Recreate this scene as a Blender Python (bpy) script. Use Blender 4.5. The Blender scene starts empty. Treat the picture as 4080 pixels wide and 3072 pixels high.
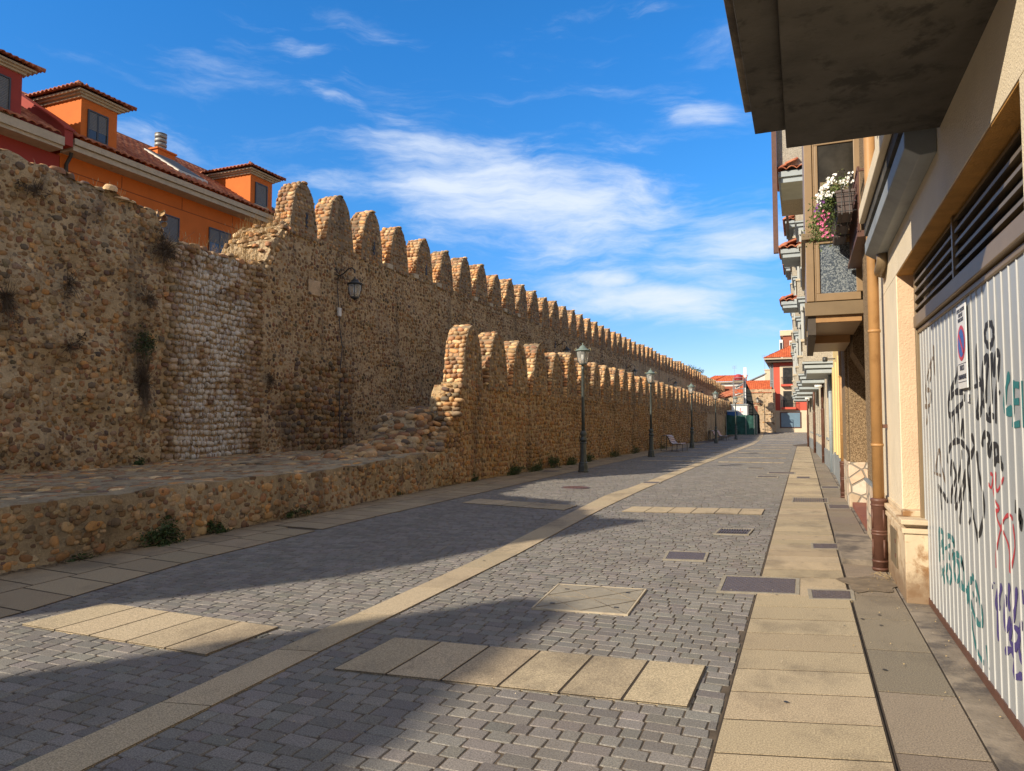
import bpy, bmesh, math, random
import numpy as np
from mathutils import Vector, Matrix
R = math.radians
random.seed(7); rng = np.random.default_rng(11)
SC = bpy.context.scene; COL = SC.collection
# ------------------------------------------------------------ camera, sky, sun, exposure
cd = bpy.data.cameras.new('camera'); cam = bpy.data.objects.new('camera', cd); COL.objects.link(cam)
cd.sensor_width = 36; cd.lens = 25.063; cd.clip_end = 3000; cd.clip_start = .05
cam.location = (0, 0, 1.6); cam.rotation_euler = (R(90 + 3.048), 0, R(22.189)); SC.camera = cam
SC.view_settings.view_transform = 'Standard'; SC.view_settings.look = 'None'; SC.view_settings.gamma = 1
SC.view_settings.exposure = EXPO = 0.68
SUN_EL = R(28.2)
sl = bpy.data.lights.new('sun', 'SUN'); sun = bpy.data.objects.new('sun', sl); COL.objects.link(sun)
sl.energy = 3.9; sl.angle = R(0.5); sl.color = (1, .87, .68)
sdir = Vector((.5736 * math.cos(SUN_EL), .8192 * math.cos(SUN_EL), -math.sin(SUN_EL)))
sun.rotation_euler = sdir.to_track_quat('-Z', 'Y').to_euler(); sun.location = (-20, -30, 30)

class NT:
    def __init__(s, nt): s.nt = nt; s.n = nt.nodes; s.l = nt.links
    def new(s, t, **k):
        n = s.n.new(t)
        for a, b in k.items():
            if a == 'inp':
                for i, v in b.items():
                    if hasattr(v, 'is_linked') or isinstance(v, bpy.types.NodeSocket): s.l.new(v, n.inputs[i])
                    else: n.inputs[i].default_value = v
            else: setattr(n, a, b)
        return n
    def m(s, op, a, b=0.0, c=0.0, clamp=False):
        n = s.new('ShaderNodeMath', operation=op, use_clamp=clamp)
        for i, v in enumerate((a, b, c)):
            if isinstance(v, bpy.types.NodeSocket): s.l.new(v, n.inputs[i])
            else: n.inputs[i].default_value = v
        return n.outputs[0]
    def ss(s, v, lo, hi):
        n = s.new('ShaderNodeMapRange', interpolation_type='SMOOTHSTEP'); s.l.new(v, n.inputs[0])
        n.inputs[1].default_value = lo; n.inputs[2].default_value = hi; return n.outputs[0]
    def mix(s, f, a, b, mode='MIX'):
        n = s.new('ShaderNodeMix', data_type='RGBA', blend_type=mode)
        for i, v in ((0, f), (6, a), (7, b)):
            if isinstance(v, bpy.types.NodeSocket): s.l.new(v, n.inputs[i])
            else: n.inputs[i].default_value = v if i == 0 else (*v, 1)
        return n.outputs[2]
    def noise(s, vec, scale, detail=4, rough=.55, dist=0):
        n = s.new('ShaderNodeTexNoise'); s.l.new(vec, n.inputs['Vector'])
        n.inputs['Scale'].default_value = scale; n.inputs['Detail'].default_value = detail
        n.inputs['Roughness'].default_value = rough; n.inputs['Distortion'].default_value = dist; return n
    def mapping(s, vec, scale=(1, 1, 1), rot=(0, 0, 0), loc=(0, 0, 0)):
        n = s.new('ShaderNodeMapping'); s.l.new(vec, n.inputs[0])
        n.inputs['Location'].default_value = loc; n.inputs['Rotation'].default_value = rot; n.inputs['Scale'].default_value = scale
        return n.outputs[0]
    def ramp(s, f, stops, interp='LINEAR'):
        n = s.new('ShaderNodeValToRGB'); s.l.new(f, n.inputs[0]); cr = n.color_ramp; cr.interpolation = interp
        while len(cr.elements) < len(stops): cr.elements.new(.5)
        for e, (p, c) in zip(cr.elements, stops): e.position = p; e.color = (*c, 1)
        return n.outputs[0]

W = bpy.data.worlds.new('World'); SC.world = W; W.use_nodes = True
w = NT(W.node_tree); w.n.clear()
sky = w.new('ShaderNodeTexSky', sky_type='NISHITA', sun_disc=False, sun_elevation=SUN_EL, sun_rotation=R(215))
sky.air_density = 1.0; sky.dust_density = .3; sky.ozone_density = 2.2; sky.altitude = 800
tc = w.new('ShaderNodeTexCoord')
sep = w.new('ShaderNodeSeparateXYZ'); w.l.new(tc.outputs['Generated'], sep.inputs[0])
X_, Y_, Z_ = sep.outputs
az = w.m('ARCTAN2', X_, Y_); el = w.m('ARCSINE', Z_)
cmb = w.new('ShaderNodeCombineXYZ'); w.l.new(az, cmb.inputs[0]); w.l.new(el, cmb.inputs[1]); ae = cmb.outputs[0]
# wispy cirrus: noise stretched along a shallow slope, gathered in the patches of cloud seen that evening
warp = w.noise(ae, 4.2, 4, .6)
wv = w.new('ShaderNodeVectorMath', operation='MULTIPLY_ADD'); w.l.new(warp.outputs['Color'], wv.inputs[0])
wv.inputs[1].default_value = (.10, .07, 0); w.l.new(ae, wv.inputs[2])
n1 = w.noise(w.mapping(wv.outputs[0], (4.0, 19, 1), (0, 0, R(9))), 1.0, 11, .64, .25).outputs['Fac']
n2 = w.noise(w.mapping(wv.outputs[0], (3.0, 7, 1), (0, 0, R(-12)), (3, 5, 0)), 1.0, 7, .58, .2).outputs['Fac']
CL = [(-.40, .315, .30, .085, -8, 1.0), (-.29, .285, .17, .09, -4, 1.0), (-.20, .175, .16, .035, -9, 1.2), (-.10, .225, .15, .06, 10, 1.0),
      (-.60, .325, .18, .04, 6, .75), (-.67, .475, .16, .028, -14, .55), (-.64, .43, .09, .02, -22, .5), (-.86, .353, .12, .028, 2, .62),
      (-.14, .41, .10, .03, -12, .5), (-.20, .53, .07, .03, 0, .5), (-.26, .22, .10, .035, -10, .7), (-.05, .13, .08, .022, -12, .55),
      (-.67, .40, .05, .018, -20, .5), (-.58, .50, .16, .016, -12, .45), (-.74, .505, .09, .02, -30, .45), (-.25, .197, .07, .018, -4, 1.3), (-.15, .165, .10, .02, -8, 1.2), (-.11, .45, .08, .05, -35, .4)]
msk = None
for a0, e0, ra, re, rot, st in CL:
    c, s_ = math.cos(R(rot)), math.sin(R(rot))
    da = w.m('SUBTRACT', az, a0); de = w.m('SUBTRACT', el, e0)
    u = w.m('ADD', w.m('MULTIPLY', da, c / ra), w.m('MULTIPLY', de, s_ / ra))
    v = w.m('ADD', w.m('MULTIPLY', da, -s_ / re), w.m('MULTIPLY', de, c / re))
    d2 = w.m('ADD', w.m('MULTIPLY', u, u), w.m('MULTIPLY', v, v))
    g = w.m('MULTIPLY', w.m('EXPONENT', w.m('MULTIPLY', d2, -.9)), st)
    msk = g if msk is None else w.m('MAXIMUM', msk, g)
nn = w.m('ADD', w.m('MULTIPLY', n1, .68), w.m('MULTIPLY', n2, .32))
# added out-of-view cloud to brighten and neutralise fill light: right, behind and overhead
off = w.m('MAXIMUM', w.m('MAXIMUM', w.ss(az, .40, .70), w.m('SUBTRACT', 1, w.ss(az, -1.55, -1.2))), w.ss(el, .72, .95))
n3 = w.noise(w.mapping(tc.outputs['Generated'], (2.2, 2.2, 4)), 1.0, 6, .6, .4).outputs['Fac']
fill_cloud = w.m('MULTIPLY', w.m('MULTIPLY', w.ss(n3, .34, .56), off), w.ss(el, -.02, .12))
den = w.ss(w.m('ADD', nn, w.m('MULTIPLY', msk, .32)), .61, .93)
den = w.m('MULTIPLY', den, w.ss(msk, .03, .45))
thin = w.m('MULTIPLY', w.ss(w.m('ADD', n1, w.m('MULTIPLY', msk, .16)), .52, .92), .42)
den = w.m('MAXIMUM', den, thin)
hsv = w.new('ShaderNodeHueSaturation'); hsv.inputs['Hue'].default_value = .495; hsv.inputs['Saturation'].default_value = 1.32; hsv.inputs['Value'].default_value = 1.0
w.l.new(sky.outputs[0], hsv.inputs['Color'])
tint = w.ramp(el, [(0, (.60, .54, .66)), (.12, (.58, .59, .76)), (.3, (.60, .80, .98)), (.5, (.60, .88, 1.10)), (1, (.9, .95, 1.0))])
bg1 = w.new('ShaderNodeBackground'); w.l.new(w.mix(1.0, hsv.outputs[0], tint, 'MULTIPLY'), bg1.inputs[0]); bg1.inputs[1].default_value = .14
bg2 = w.new('ShaderNodeBackground'); bg2.inputs[0].default_value = (.80, .88, 1.0, 1); bg2.inputs[1].default_value = .66
mx = w.new('ShaderNodeMixShader'); w.l.new(w.m('MULTIPLY', den, .92), mx.inputs[0]); w.l.new(bg1.outputs[0], mx.inputs[1]); w.l.new(bg2.outputs[0], mx.inputs[2])
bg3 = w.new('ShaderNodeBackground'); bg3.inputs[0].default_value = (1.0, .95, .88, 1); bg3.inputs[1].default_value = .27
mx2 = w.new('ShaderNodeMixShader'); w.l.new(fill_cloud, mx2.inputs[0]); w.l.new(mx.outputs[0], mx2.inputs[1]); w.l.new(bg3.outputs[0], mx2.inputs[2])
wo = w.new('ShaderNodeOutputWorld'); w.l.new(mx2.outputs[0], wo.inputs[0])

# ------------------------------------------------------------ materials
def newmat(name):
    m = bpy.data.materials.new(name); m.use_nodes = True; t = NT(m.node_tree)
    b = m.node_tree.nodes['Principled BSDF']; pos = t.new('ShaderNodeNewGeometry').outputs['Position']
    return m, t, b, pos
def bump(t, b, h, strength, dist):
    n = t.new('ShaderNodeBump'); n.inputs['Strength'].default_value = strength; n.inputs['Distance'].default_value = dist
    t.l.new(h, n.inputs['Height']); t.l.new(n.outputs[0], b.inputs['Normal'])
def plain(name, col, rough=.7, var=.25, scale=6, bmp=.0, bscale=60, metal=0, dirt=None, dscale=1.5, dlo=.55, dhi=.75, spec=None):
    m, t, b, pos = newmat(name)
    n = t.noise(pos, scale, 6, .6).outputs['Fac']
    lo = tuple(c * (1 - var) for c in col); hi = tuple(min(1, c * (1 + var)) for c in col)
    c = t.ramp(n, [(.3, lo), (.7, hi)])
    if dirt:
        d = t.noise(pos, dscale, 7, .65, .3).outputs['Fac']
        c = t.mix(t.ss(d, dlo, dhi), c, dirt)
    t.l.new(c, b.inputs['Base Color']); b.inputs['Roughness'].default_value = rough; b.inputs['Metallic'].default_value = metal
    if spec is not None: b.inputs['Specular IOR Level'].default_value = spec
    if bmp: bump(t, b, t.noise(pos, bscale, 4, .6).outputs['Fac'], bmp, .01)
    return m
def speckle(name, cols, scale=70, rough=.9, bmp=.5, dist=.01, big=None):
    m, t, b, pos = newmat(name)
    v = t.new('ShaderNodeTexVoronoi', feature='F1'); t.l.new(pos, v.inputs['Vector']); v.inputs['Scale'].default_value = scale
    sp = t.new('ShaderNodeSeparateColor'); t.l.new(v.outputs['Color'], sp.inputs[0])
    n = len(cols); c = t.ramp(sp.outputs[0], [((i + .5) / n, cc) for i, cc in enumerate(cols)])
    if big:
        c = t.mix(t.m('MULTIPLY', t.ss(t.noise(pos, big[1], 6, .65).outputs['Fac'], .45, .75), big[2]), c, big[0])
    t.l.new(c, b.inputs['Base Color']); b.inputs['Roughness'].default_value = rough
    bump(t, b, v.outputs['Distance'], bmp, dist); return m

PAL = [(.46, .29, .14), (.36, .23, .12), (.52, .38, .22), (.29, .17, .085), (.20, .13, .08), (.42, .32, .20), (.58, .46, .30), (.27, .21, .14), (.50, .29, .12), (.34, .18, .09), (.40, .28, .15), (.16, .125, .095)]
def masonry(name, mort, scale, thr, dark=.45, tint=(1, 1, 1), streak=0):
    m, t, b, pos = newmat(name)
    q = t.mapping(pos, (1, 1, 1.25))
    wn = t.noise(pos, 5, 2).outputs['Color']
    va = t.new('ShaderNodeVectorMath', operation='MULTIPLY_ADD'); t.l.new(wn, va.inputs[0]); va.inputs[1].default_value = (.08, .08, .08); t.l.new(q, va.inputs[2])
    v = t.new('ShaderNodeTexVoronoi', feature='F1'); t.l.new(va.outputs[0], v.inputs['Vector']); v.inputs['Scale'].default_value = scale; v.inputs['Randomness'].default_value = .85
    sp = t.new('ShaderNodeSeparateColor'); t.l.new(v.outputs['Color'], sp.inputs[0])
    n = len(PAL); sc = t.ramp(sp.outputs[0], [((i + .5) / n, tuple(c * k for c, k in zip(cc, tint))) for i, cc in enumerate(PAL)], 'CONSTANT')
    mn = t.noise(pos, 3.2, 8, .7).outputs['Fac']
    mc = t.ramp(mn, [(.3, tuple(c * .75 for c in mort)), (.5, tuple(c * 1.15 for c in mort)), (.72, tuple(c * 1.5 for c in mort))])
    f = t.m('SUBTRACT', 1, t.ss(v.outputs['Distance'], thr * .8, thr))
    c = t.mix(f, mc, sc)
    fine = t.noise(pos, 34, 5, .7).outputs['Fac']
    c = t.mix(.5, c, t.ramp(fine, [(.3, (.5, .48, .45)), (.65, (1.15, 1.15, 1.15))]), 'MULTIPLY')
    lm = t.noise(pos, 3.6, 9, .78).outputs['Fac']; c = t.mix(t.m('MULTIPLY', t.ss(lm, .60, .67), .6), c, (.60, .54, .44))
    st = t.noise(pos, .55, 7, .68).outputs['Fac']
    c = t.mix(t.m('MULTIPLY', t.ss(st, .5, .72), dark), c, (.07, .055, .045))
    rn = t.noise(t.mapping(pos, (1, 1.5, .16)), 1.1, 6, .62).outputs['Fac']; c = t.mix(t.m('MULTIPLY', t.ss(rn, .52, .66), .45), c, (.075, .058, .045))
    t.l.new(c, b.inputs['Base Color']); b.inputs['Roughness'].default_value = .95
    hgt = t.m('ADD', t.m('MULTIPLY', f, .8), t.m('MULTIPLY', fine, .9)); bump(t, b, hgt, .9, .035)
    return m
def attrmat(name, rough=.85, nscale=28, bmp=.4, bdist=.01, streak=0, dark=.3, fade=.5, smear=0, grime=0):
    m, t, b, pos = newmat(name)
    a = t.new('ShaderNodeAttribute', attribute_name='col')
    n = t.noise(pos, nscale, 6, .65).outputs['Fac']
    c = t.mix(fade, a.outputs['Color'], t.ramp(n, [(.3, (.45, .45, .45)), (.68, (1.25, 1.25, 1.25))]), 'MULTIPLY')
    if smear:       # mortar smeared over the stones
        sm = t.m('MULTIPLY', t.ss(t.noise(pos, 6.5, 8, .75).outputs['Fac'], .46, .62), smear)
        c = t.mix(sm, c, t.ramp(t.noise(pos, 2.2, 5, .6).outputs['Fac'], [(.35, (.29, .21, .13)), (.7, (.44, .34, .23))]))
        lm = t.noise(pos, 3.6, 9, .78).outputs['Fac']; c = t.mix(t.m('MULTIPLY', t.ss(lm, .60, .67), .6), c, (.60, .54, .44))
    if grime:
        gm = t.noise(t.mapping(pos, (1, .7, 1)), 1.1, 8, .68).outputs['Fac']; c = t.mix(t.m('MULTIPLY', t.ss(gm, .47, .68), grime), c, (.12, .10, .078))
        sp_ = t.noise(pos, 120, 3, .7).outputs['Fac']; c = t.mix(.75, c, t.ramp(sp_, [(.36, (.45, .42, .40)), (.62, (1.4, 1.38, 1.3))]), 'MULTIPLY')
    if streak:      # lime run down over the cobbles
        s1 = t.noise(t.mapping(pos, (9, 20, 2.2)), 1.6, 5, .7).outputs['Fac']
        s2 = t.noise(pos, 1.3, 4, .6).outputs['Fac']
        sep = t.new('ShaderNodeSeparateXYZ'); t.l.new(pos, sep.inputs[0])
        edge = t.m('MULTIPLY', t.ss(sep.outputs[1], 12.4, 13.5), t.m('SUBTRACT', 1, t.ss(sep.outputs[1], 14.6, 15.7)))
        k = t.m('MULTIPLY', t.m('MULTIPLY', t.ss(s1, .42, .52), t.ss(s2, .34, .50)), edge)
        c = t.mix(t.m('MULTIPLY', k, .8), c, (.74, .72, .67))
    if dark:
        rn = t.noise(t.mapping(pos, (1, 1.5, .16)), 1.1, 6, .62).outputs['Fac']; c = t.mix(t.m('MULTIPLY', t.ss(rn, .52, .66), .45 if dark > .2 else .1), c, (.075, .058, .045))
        st = t.noise(pos, .55, 7, .68).outputs['Fac']
        c = t.mix(t.m('MULTIPLY', t.ss(st, .5, .72), dark), c, (.07, .055, .045))
    t.l.new(c, b.inputs['Base Color']); b.inputs['Roughness'].default_value = rough
    bump(t, b, n, bmp, bdist); return m

M = dict(
 mortar=masonry('mortar_rubble', (.46, .35, .215), 9.5, .42, .35),
 mortar2=masonry('mortar_pebble', (.46, .345, .21), 9.0, .45, .35),
 mortar3=masonry('mortar_warm', (.42, .295, .16), 8.5, .46, .35),
 ledge=masonry('mortar_ledge', (.40, .32, .21), 5.2, .38, .4),
 stone=attrmat('cobble_stone', smear=.25), stonedk=attrmat('cobble_dark', smear=.3), limed=attrmat('cobble_limed', streak=1, dark=.1),
 paver=attrmat('paver_concrete', .8, 90, .25, .004, dark=0, fade=.3, grime=.25),
 slab=attrmat('slab_aggregate', .85, 130, .35, .004, dark=0, fade=.35, grime=.55),
 joint=plain('joint_dirt', (.10, .075, .052), .95, .4, 9, .4, 90),
 jointdk=plain('joint_dark', (.05, .036, .024), .95, .4, 9),
 damp=plain('damp_stone', (.19, .148, .10), .75, .3, 9, .3, 90),
 earth=plain('earth', (.13, .11, .085), .95, .3, 2),
 concrete=plain('wet_concrete', (.24, .20, .155), .9, .35, 4, .5, 50, dirt=(.10, .085, .075), dscale=2.2, dlo=.45, dhi=.62),
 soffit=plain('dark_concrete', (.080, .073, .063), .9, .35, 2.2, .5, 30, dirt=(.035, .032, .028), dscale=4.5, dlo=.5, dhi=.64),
 cream=plain('cream_plaster', (.76, .66, .50), .85, .06, 3, .6, 85),
 peach=plain('peach_plaster', (.68, .49, .33), .85, .07, 4, .9, 60),
 ochre=plain('ochre_plaster', (.42, .215, .05), .85, .2, 5, .8, 60),
 plinth=plain('stained_cream_plinth', (.60, .48, .33), .8, .15, 3, .3, 50, dirt=(.27, .14, .055), dscale=4.5, dlo=.5, dhi=.66),
 gate=plain('gate_paint', (.35, .375, .40), .38, .04, 3, .08, 30, dirt=(.50, .50, .46), dscale=1.2),
 bronze=plain('bronze_frame', (.21, .15, .085), .42, .1, 5),
 bronze_dk=plain('bronze_louvre', (.16, .125, .08), .45, .1, 5),
 bay=plain('bay_aluminium', (.29, .195, .105), .45, .08, 4),
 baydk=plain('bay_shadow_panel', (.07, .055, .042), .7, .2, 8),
 black=plain('black_void', (.012, .012, .014), .5, .2, 8),
 pipe=plain('ochre_pipe', (.40, .22, .085), .55, .12, 5, .1, 30, dirt=(.30, .15, .05), dscale=6),
 iron=plain('brown_iron', (.115, .052, .036), .5, .18, 8, .2, 40),
 bluepipe=plain('blue_grey_pipe', (.28, .33, .37), .5, .12, 6),
 castiron=plain('cast_iron', (.105, .085, .085), .55, .25, 30, .3, 60),
 covergrey=plain('cover_concrete', (.30, .27, .215), .8, .15, 12, .3, 80),
 lampgreen=plain('lamp_paint', (.075, .088, .085), .42, .25, 10, metal=.2),
 lampcap=plain('lamp_cap_paint', (.17, .225, .205), .5, .2, 12),
 lampblack=plain('lamp_black', (.03, .033, .036), .45, .3, 10),
 brass=plain('lamp_brass', (.42, .36, .2), .5, .2, 10),
 orange=plain('orange_render', (.62, .155, .018), .8, .07, 2, .2, 50),
 orangedk=plain('orange_groove', (.26, .06, .012), .8, .1, 2),
 redhouse=plain('dark_red_render', (.34, .045, .032), .8, .08, 2, .2, 50),
 fascia=plain('eave_stone', (.50, .43, .32), .85, .15, 3, .3, 40, dirt=(.28, .22, .16), dscale=3),
 shutter=plain('grey_shutter', (.17, .18, .19), .5, .06, 5),
 shutframe=plain('grey_frame', (.05, .052, .057), .4, .1, 5),
 zinc=plain('zinc', (.30, .30, .29), .5, .2, 6, metal=.3),
 lightmetal=plain('light_metal', (.55, .52, .46), .4, .1, 6),
 redwall=plain('coral_render', (.60, .105, .065), .8, .06, .8),
 limestone=plain('limestone_cladding', (.68, .56, .40), .8, .07, 1.5),
 brick=plain('brick_red', (.33, .105, .06), .9, .18, 1.4),
 whitewash=plain('white_render', (.72, .70, .66), .85, .06, .7),
 adobe=masonry('adobe_wall', (.50, .37, .24), 2.4, .34, .25),
 peb=speckle('brown_pebbledash', [(.13, .085, .045), (.26, .18, .10), (.40, .29, .17), (.20, .13, .07)], 75, .9, .8, .012),
 peblight=speckle('grey_pebbledash', [(.34, .31, .26), (.50, .46, .39), (.28, .25, .21), (.42, .39, .33)], 55, .9, .6, .01),
 frost=speckle('frosted_glass', [(.05, .065, .085), (.16, .19, .22), (.30, .33, .34), (.09, .11, .14)], 65, .25, .3, .004),
 bluemould=plain('blue_grey_moulding', (.36, .41, .44), .6, .1, 3),
 greyframe=plain('pale_grey_frame', (.45, .47, .47), .5, .08, 3),
 yellow=plain('yellow_plaster', (.70, .54, .26), .85, .06, 2, .3, 50),
 creamfar=plain('pale_cream_plaster', (.68, .59, .42), .85, .07, 1.5),
 greyplinth=plain('grey_stone_plinth', (.26, .285, .30), .6, .15, 4),
 crazy=None, leaf=None, tile=None,
 white=plain('white_paint', (.78, .78, .76), .5, .03, 5),
 blue=plain('blue_cabin', (.02, .11, .34), .5, .1, 3),
 mesh=plain('green_netting', (.02, .085, .07), .8, .35, 3, .6, 12),
 netblack=plain('black_netting', (.018, .02, .02), .9, .3, 4, .5, 10),
 galv=plain('galvanised', (.42, .44, .45), .4, .1, 6, metal=.6),
 red=plain('red_tank', (.40, .04, .05), .6, .1, 4),
 slatw=plain('bench_slat', (.62, .55, .50), .5, .08, 8),
 slatr=plain('bench_slat_red', (.21, .085, .06), .5, .1, 8),
 petalw=plain('white_petal', (.85, .85, .82), .6, .03, 5), petalp=plain('pink_petal', (.62, .14, .30), .6, .1, 5), petalv=plain('violet_petal', (.18, .06, .25), .6, .1, 5),
 planter=plain('brown_planter', (.11, .082, .075), .6, .12, 6),
 terracotta=plain('terracotta_pot', (.25, .09, .06), .7, .15, 6),
 signw=plain('sign_white', (.74, .75, .76), .35, .02, 5), ribw=plain('gate_rib', (.48, .49, .49), .4, .05, 9), signblue=plain('sign_blue', (.02, .11, .42), .35, .03, 5), signred=plain('sign_red', (.55, .02, .04), .35, .03, 5), ink=plain('sign_ink', (.03, .035, .06), .5, .05, 5),
)
for k, c in dict(g_black=(.018, .018, .02), g_brown=(.16, .115, .08), g_red=(.48, .045, .06), g_teal=(.025, .17, .185), g_purple=(.06, .045, .20)).items():
    M[k] = plain('spray_' + k[2:], c, .6, .15, 25)
def glassmat(name, col, rough=.08):
    m, t, b, pos = newmat(name); b.inputs['Base Color'].default_value = (*col, 1); b.inputs['Roughness'].default_value = rough
    b.inputs['Specular IOR Level'].default_value = .8; return m
m = M['plinth']; t = NT(m.node_tree); b = t.n['Principled BSDF']; pos = t.new('ShaderNodeNewGeometry').outputs['Position']
sp_ = t.new('ShaderNodeSeparateXYZ'); t.l.new(pos, sp_.inputs[0]); src = b.inputs['Base Color'].links[0].from_socket
hh = t.m('SUBTRACT', sp_.outputs[2], t.m('MULTIPLY', t.noise(pos, 9, 6, .7).outputs['Fac'], .55))
c = t.mix(t.m('MULTIPLY', t.m('SUBTRACT', 1, t.ss(hh, -.18, .12)), .85), src, (.20, .125, .07)); t.l.new(c, b.inputs['Base Color'])
M['pane'] = glassmat('window_glass', (.035, .04, .045))
M['panedk'] = plain('dark_glass', (.03, .027, .022), .12, .7, 2.5)
M['shopglass'] = plain('film_glass', (.16, .25, .33), .2, .06, 2)
M['skyglass'] = plain('skylight_blind', (.05, .055, .06), .6, .1, 5)
m, t, b, pos = newmat('lantern_glass')
b.inputs['Base Color'].default_value = (.9, .92, .92, 1); b.inputs['Roughness'].default_value = .05
tr = t.new('ShaderNodeBsdfTransparent'); gl = b; b.inputs['Base Color'].default_value = (.6, .62, .6, 1); b.inputs['Roughness'].default_value = .1
lw = t.new('ShaderNodeLayerWeight'); lw.inputs[0].default_value = .35
mxs = t.new('ShaderNodeMixShader'); t.l.new(t.m('ADD', t.m('MULTIPLY', lw.outputs['Facing'], .5), .30), mxs.inputs[0]); t.l.new(tr.outputs[0], mxs.inputs[1]); t.l.new(gl.outputs[0], mxs.inputs[2])
t.l.new(mxs.outputs[0], t.n['Material Output'].inputs[0]); M['lglass'] = m
# roof tiles
def tilemat(name, cols):
    m, t, b, pos = newmat(name)
    v = t.new('ShaderNodeTexVoronoi'); t.l.new(t.mapping(pos, (4.5, 4.5, 5)), v.inputs['Vector']); v.inputs['Scale'].default_value = 1
    sp = t.new('ShaderNodeSeparateColor'); t.l.new(v.outputs['Color'], sp.inputs[0])
    c = t.ramp(sp.outputs[0], [(.2, cols[0]), (.5, cols[1]), (.85, cols[2])])
    c = t.mix(.5, c, t.ramp(t.noise(pos, 12, 6, .7).outputs['Fac'], [(.3, (.5, .45, .42)), (.65, (1.1, 1.1, 1.1))]), 'MULTIPLY')
    t.l.new(c, b.inputs['Base Color']); b.inputs['Roughness'].default_value = .85
    bump(t, b, t.noise(pos, 40, 4).outputs['Fac'], .3, .01); return m
M['tile'] = tilemat('old_clay_tile', [(.34, .10, .055), (.46, .15, .075), (.55, .22, .12)])
M['tilered'] = tilemat('bright_clay_tile', [(.42, .085, .03), (.52, .11, .04), (.56, .14, .05)])
# irregular stone cladding of the plinths
m, t, b, pos = newmat('crazy_stone')
v = t.new('ShaderNodeTexVoronoi', feature='DISTANCE_TO_EDGE'); t.l.new(t.mapping(pos, (3.4, 3.4, 4.2)), v.inputs['Vector']); v.inputs['Scale'].default_value = 1
v2 = t.new('ShaderNodeTexVoronoi'); t.l.new(t.mapping(pos, (3.4, 3.4, 4.2)), v2.inputs['Vector']); v2.inputs['Scale'].default_value = 1
sp = t.new('ShaderNodeSeparateColor'); t.l.new(v2.outputs['Color'], sp.inputs[0])
c = t.ramp(sp.outputs[0], [(.1, (.62, .52, .40)), (.35, (.66, .48, .34)), (.6, (.70, .64, .54)), (.85, (.50, .40, .28))])
c = t.mix(.5, c, t.ramp(t.noise(pos, 9, 6, .7).outputs['Fac'], [(.3, (.6, .55, .5)), (.65, (1.1, 1.1, 1.1))]), 'MULTIPLY')
f = t.ss(v.outputs['Distance'], .03, .06); c = t.mix(f, (.26, .23, .19), c)
t.l.new(c, b.inputs['Base Color']); b.inputs['Roughness'].default_value = .8; bump(t, b, f, .8, .02); M['crazy'] = m
def leafmat(name, cols):
    m, t, b, pos = newmat(name)
    c = t.ramp(t.noise(pos, 22, 3).outputs['Fac'], [(.3, cols[0]), (.55, cols[1]), (.75, cols[2])])
    t.l.new(c, b.inputs['Base Color']); b.inputs['Roughness'].default_value = .7
    return m
M['leaf'] = leafmat('green_leaf', [(.025, .05, .015), (.05, .09, .025), (.10, .14, .04)])
M['leafy'] = leafmat('light_leaf', [(.06, .10, .02), (.12, .17, .04), (.25, .25, .07)])
M['dry'] = leafmat('dry_twig', [(.07, .05, .035), (.12, .085, .055), (.20, .15, .09)])
M['straw'] = leafmat('dry_grass', [(.32, .22, .10), (.45, .33, .16), (.55, .42, .22)])

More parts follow.
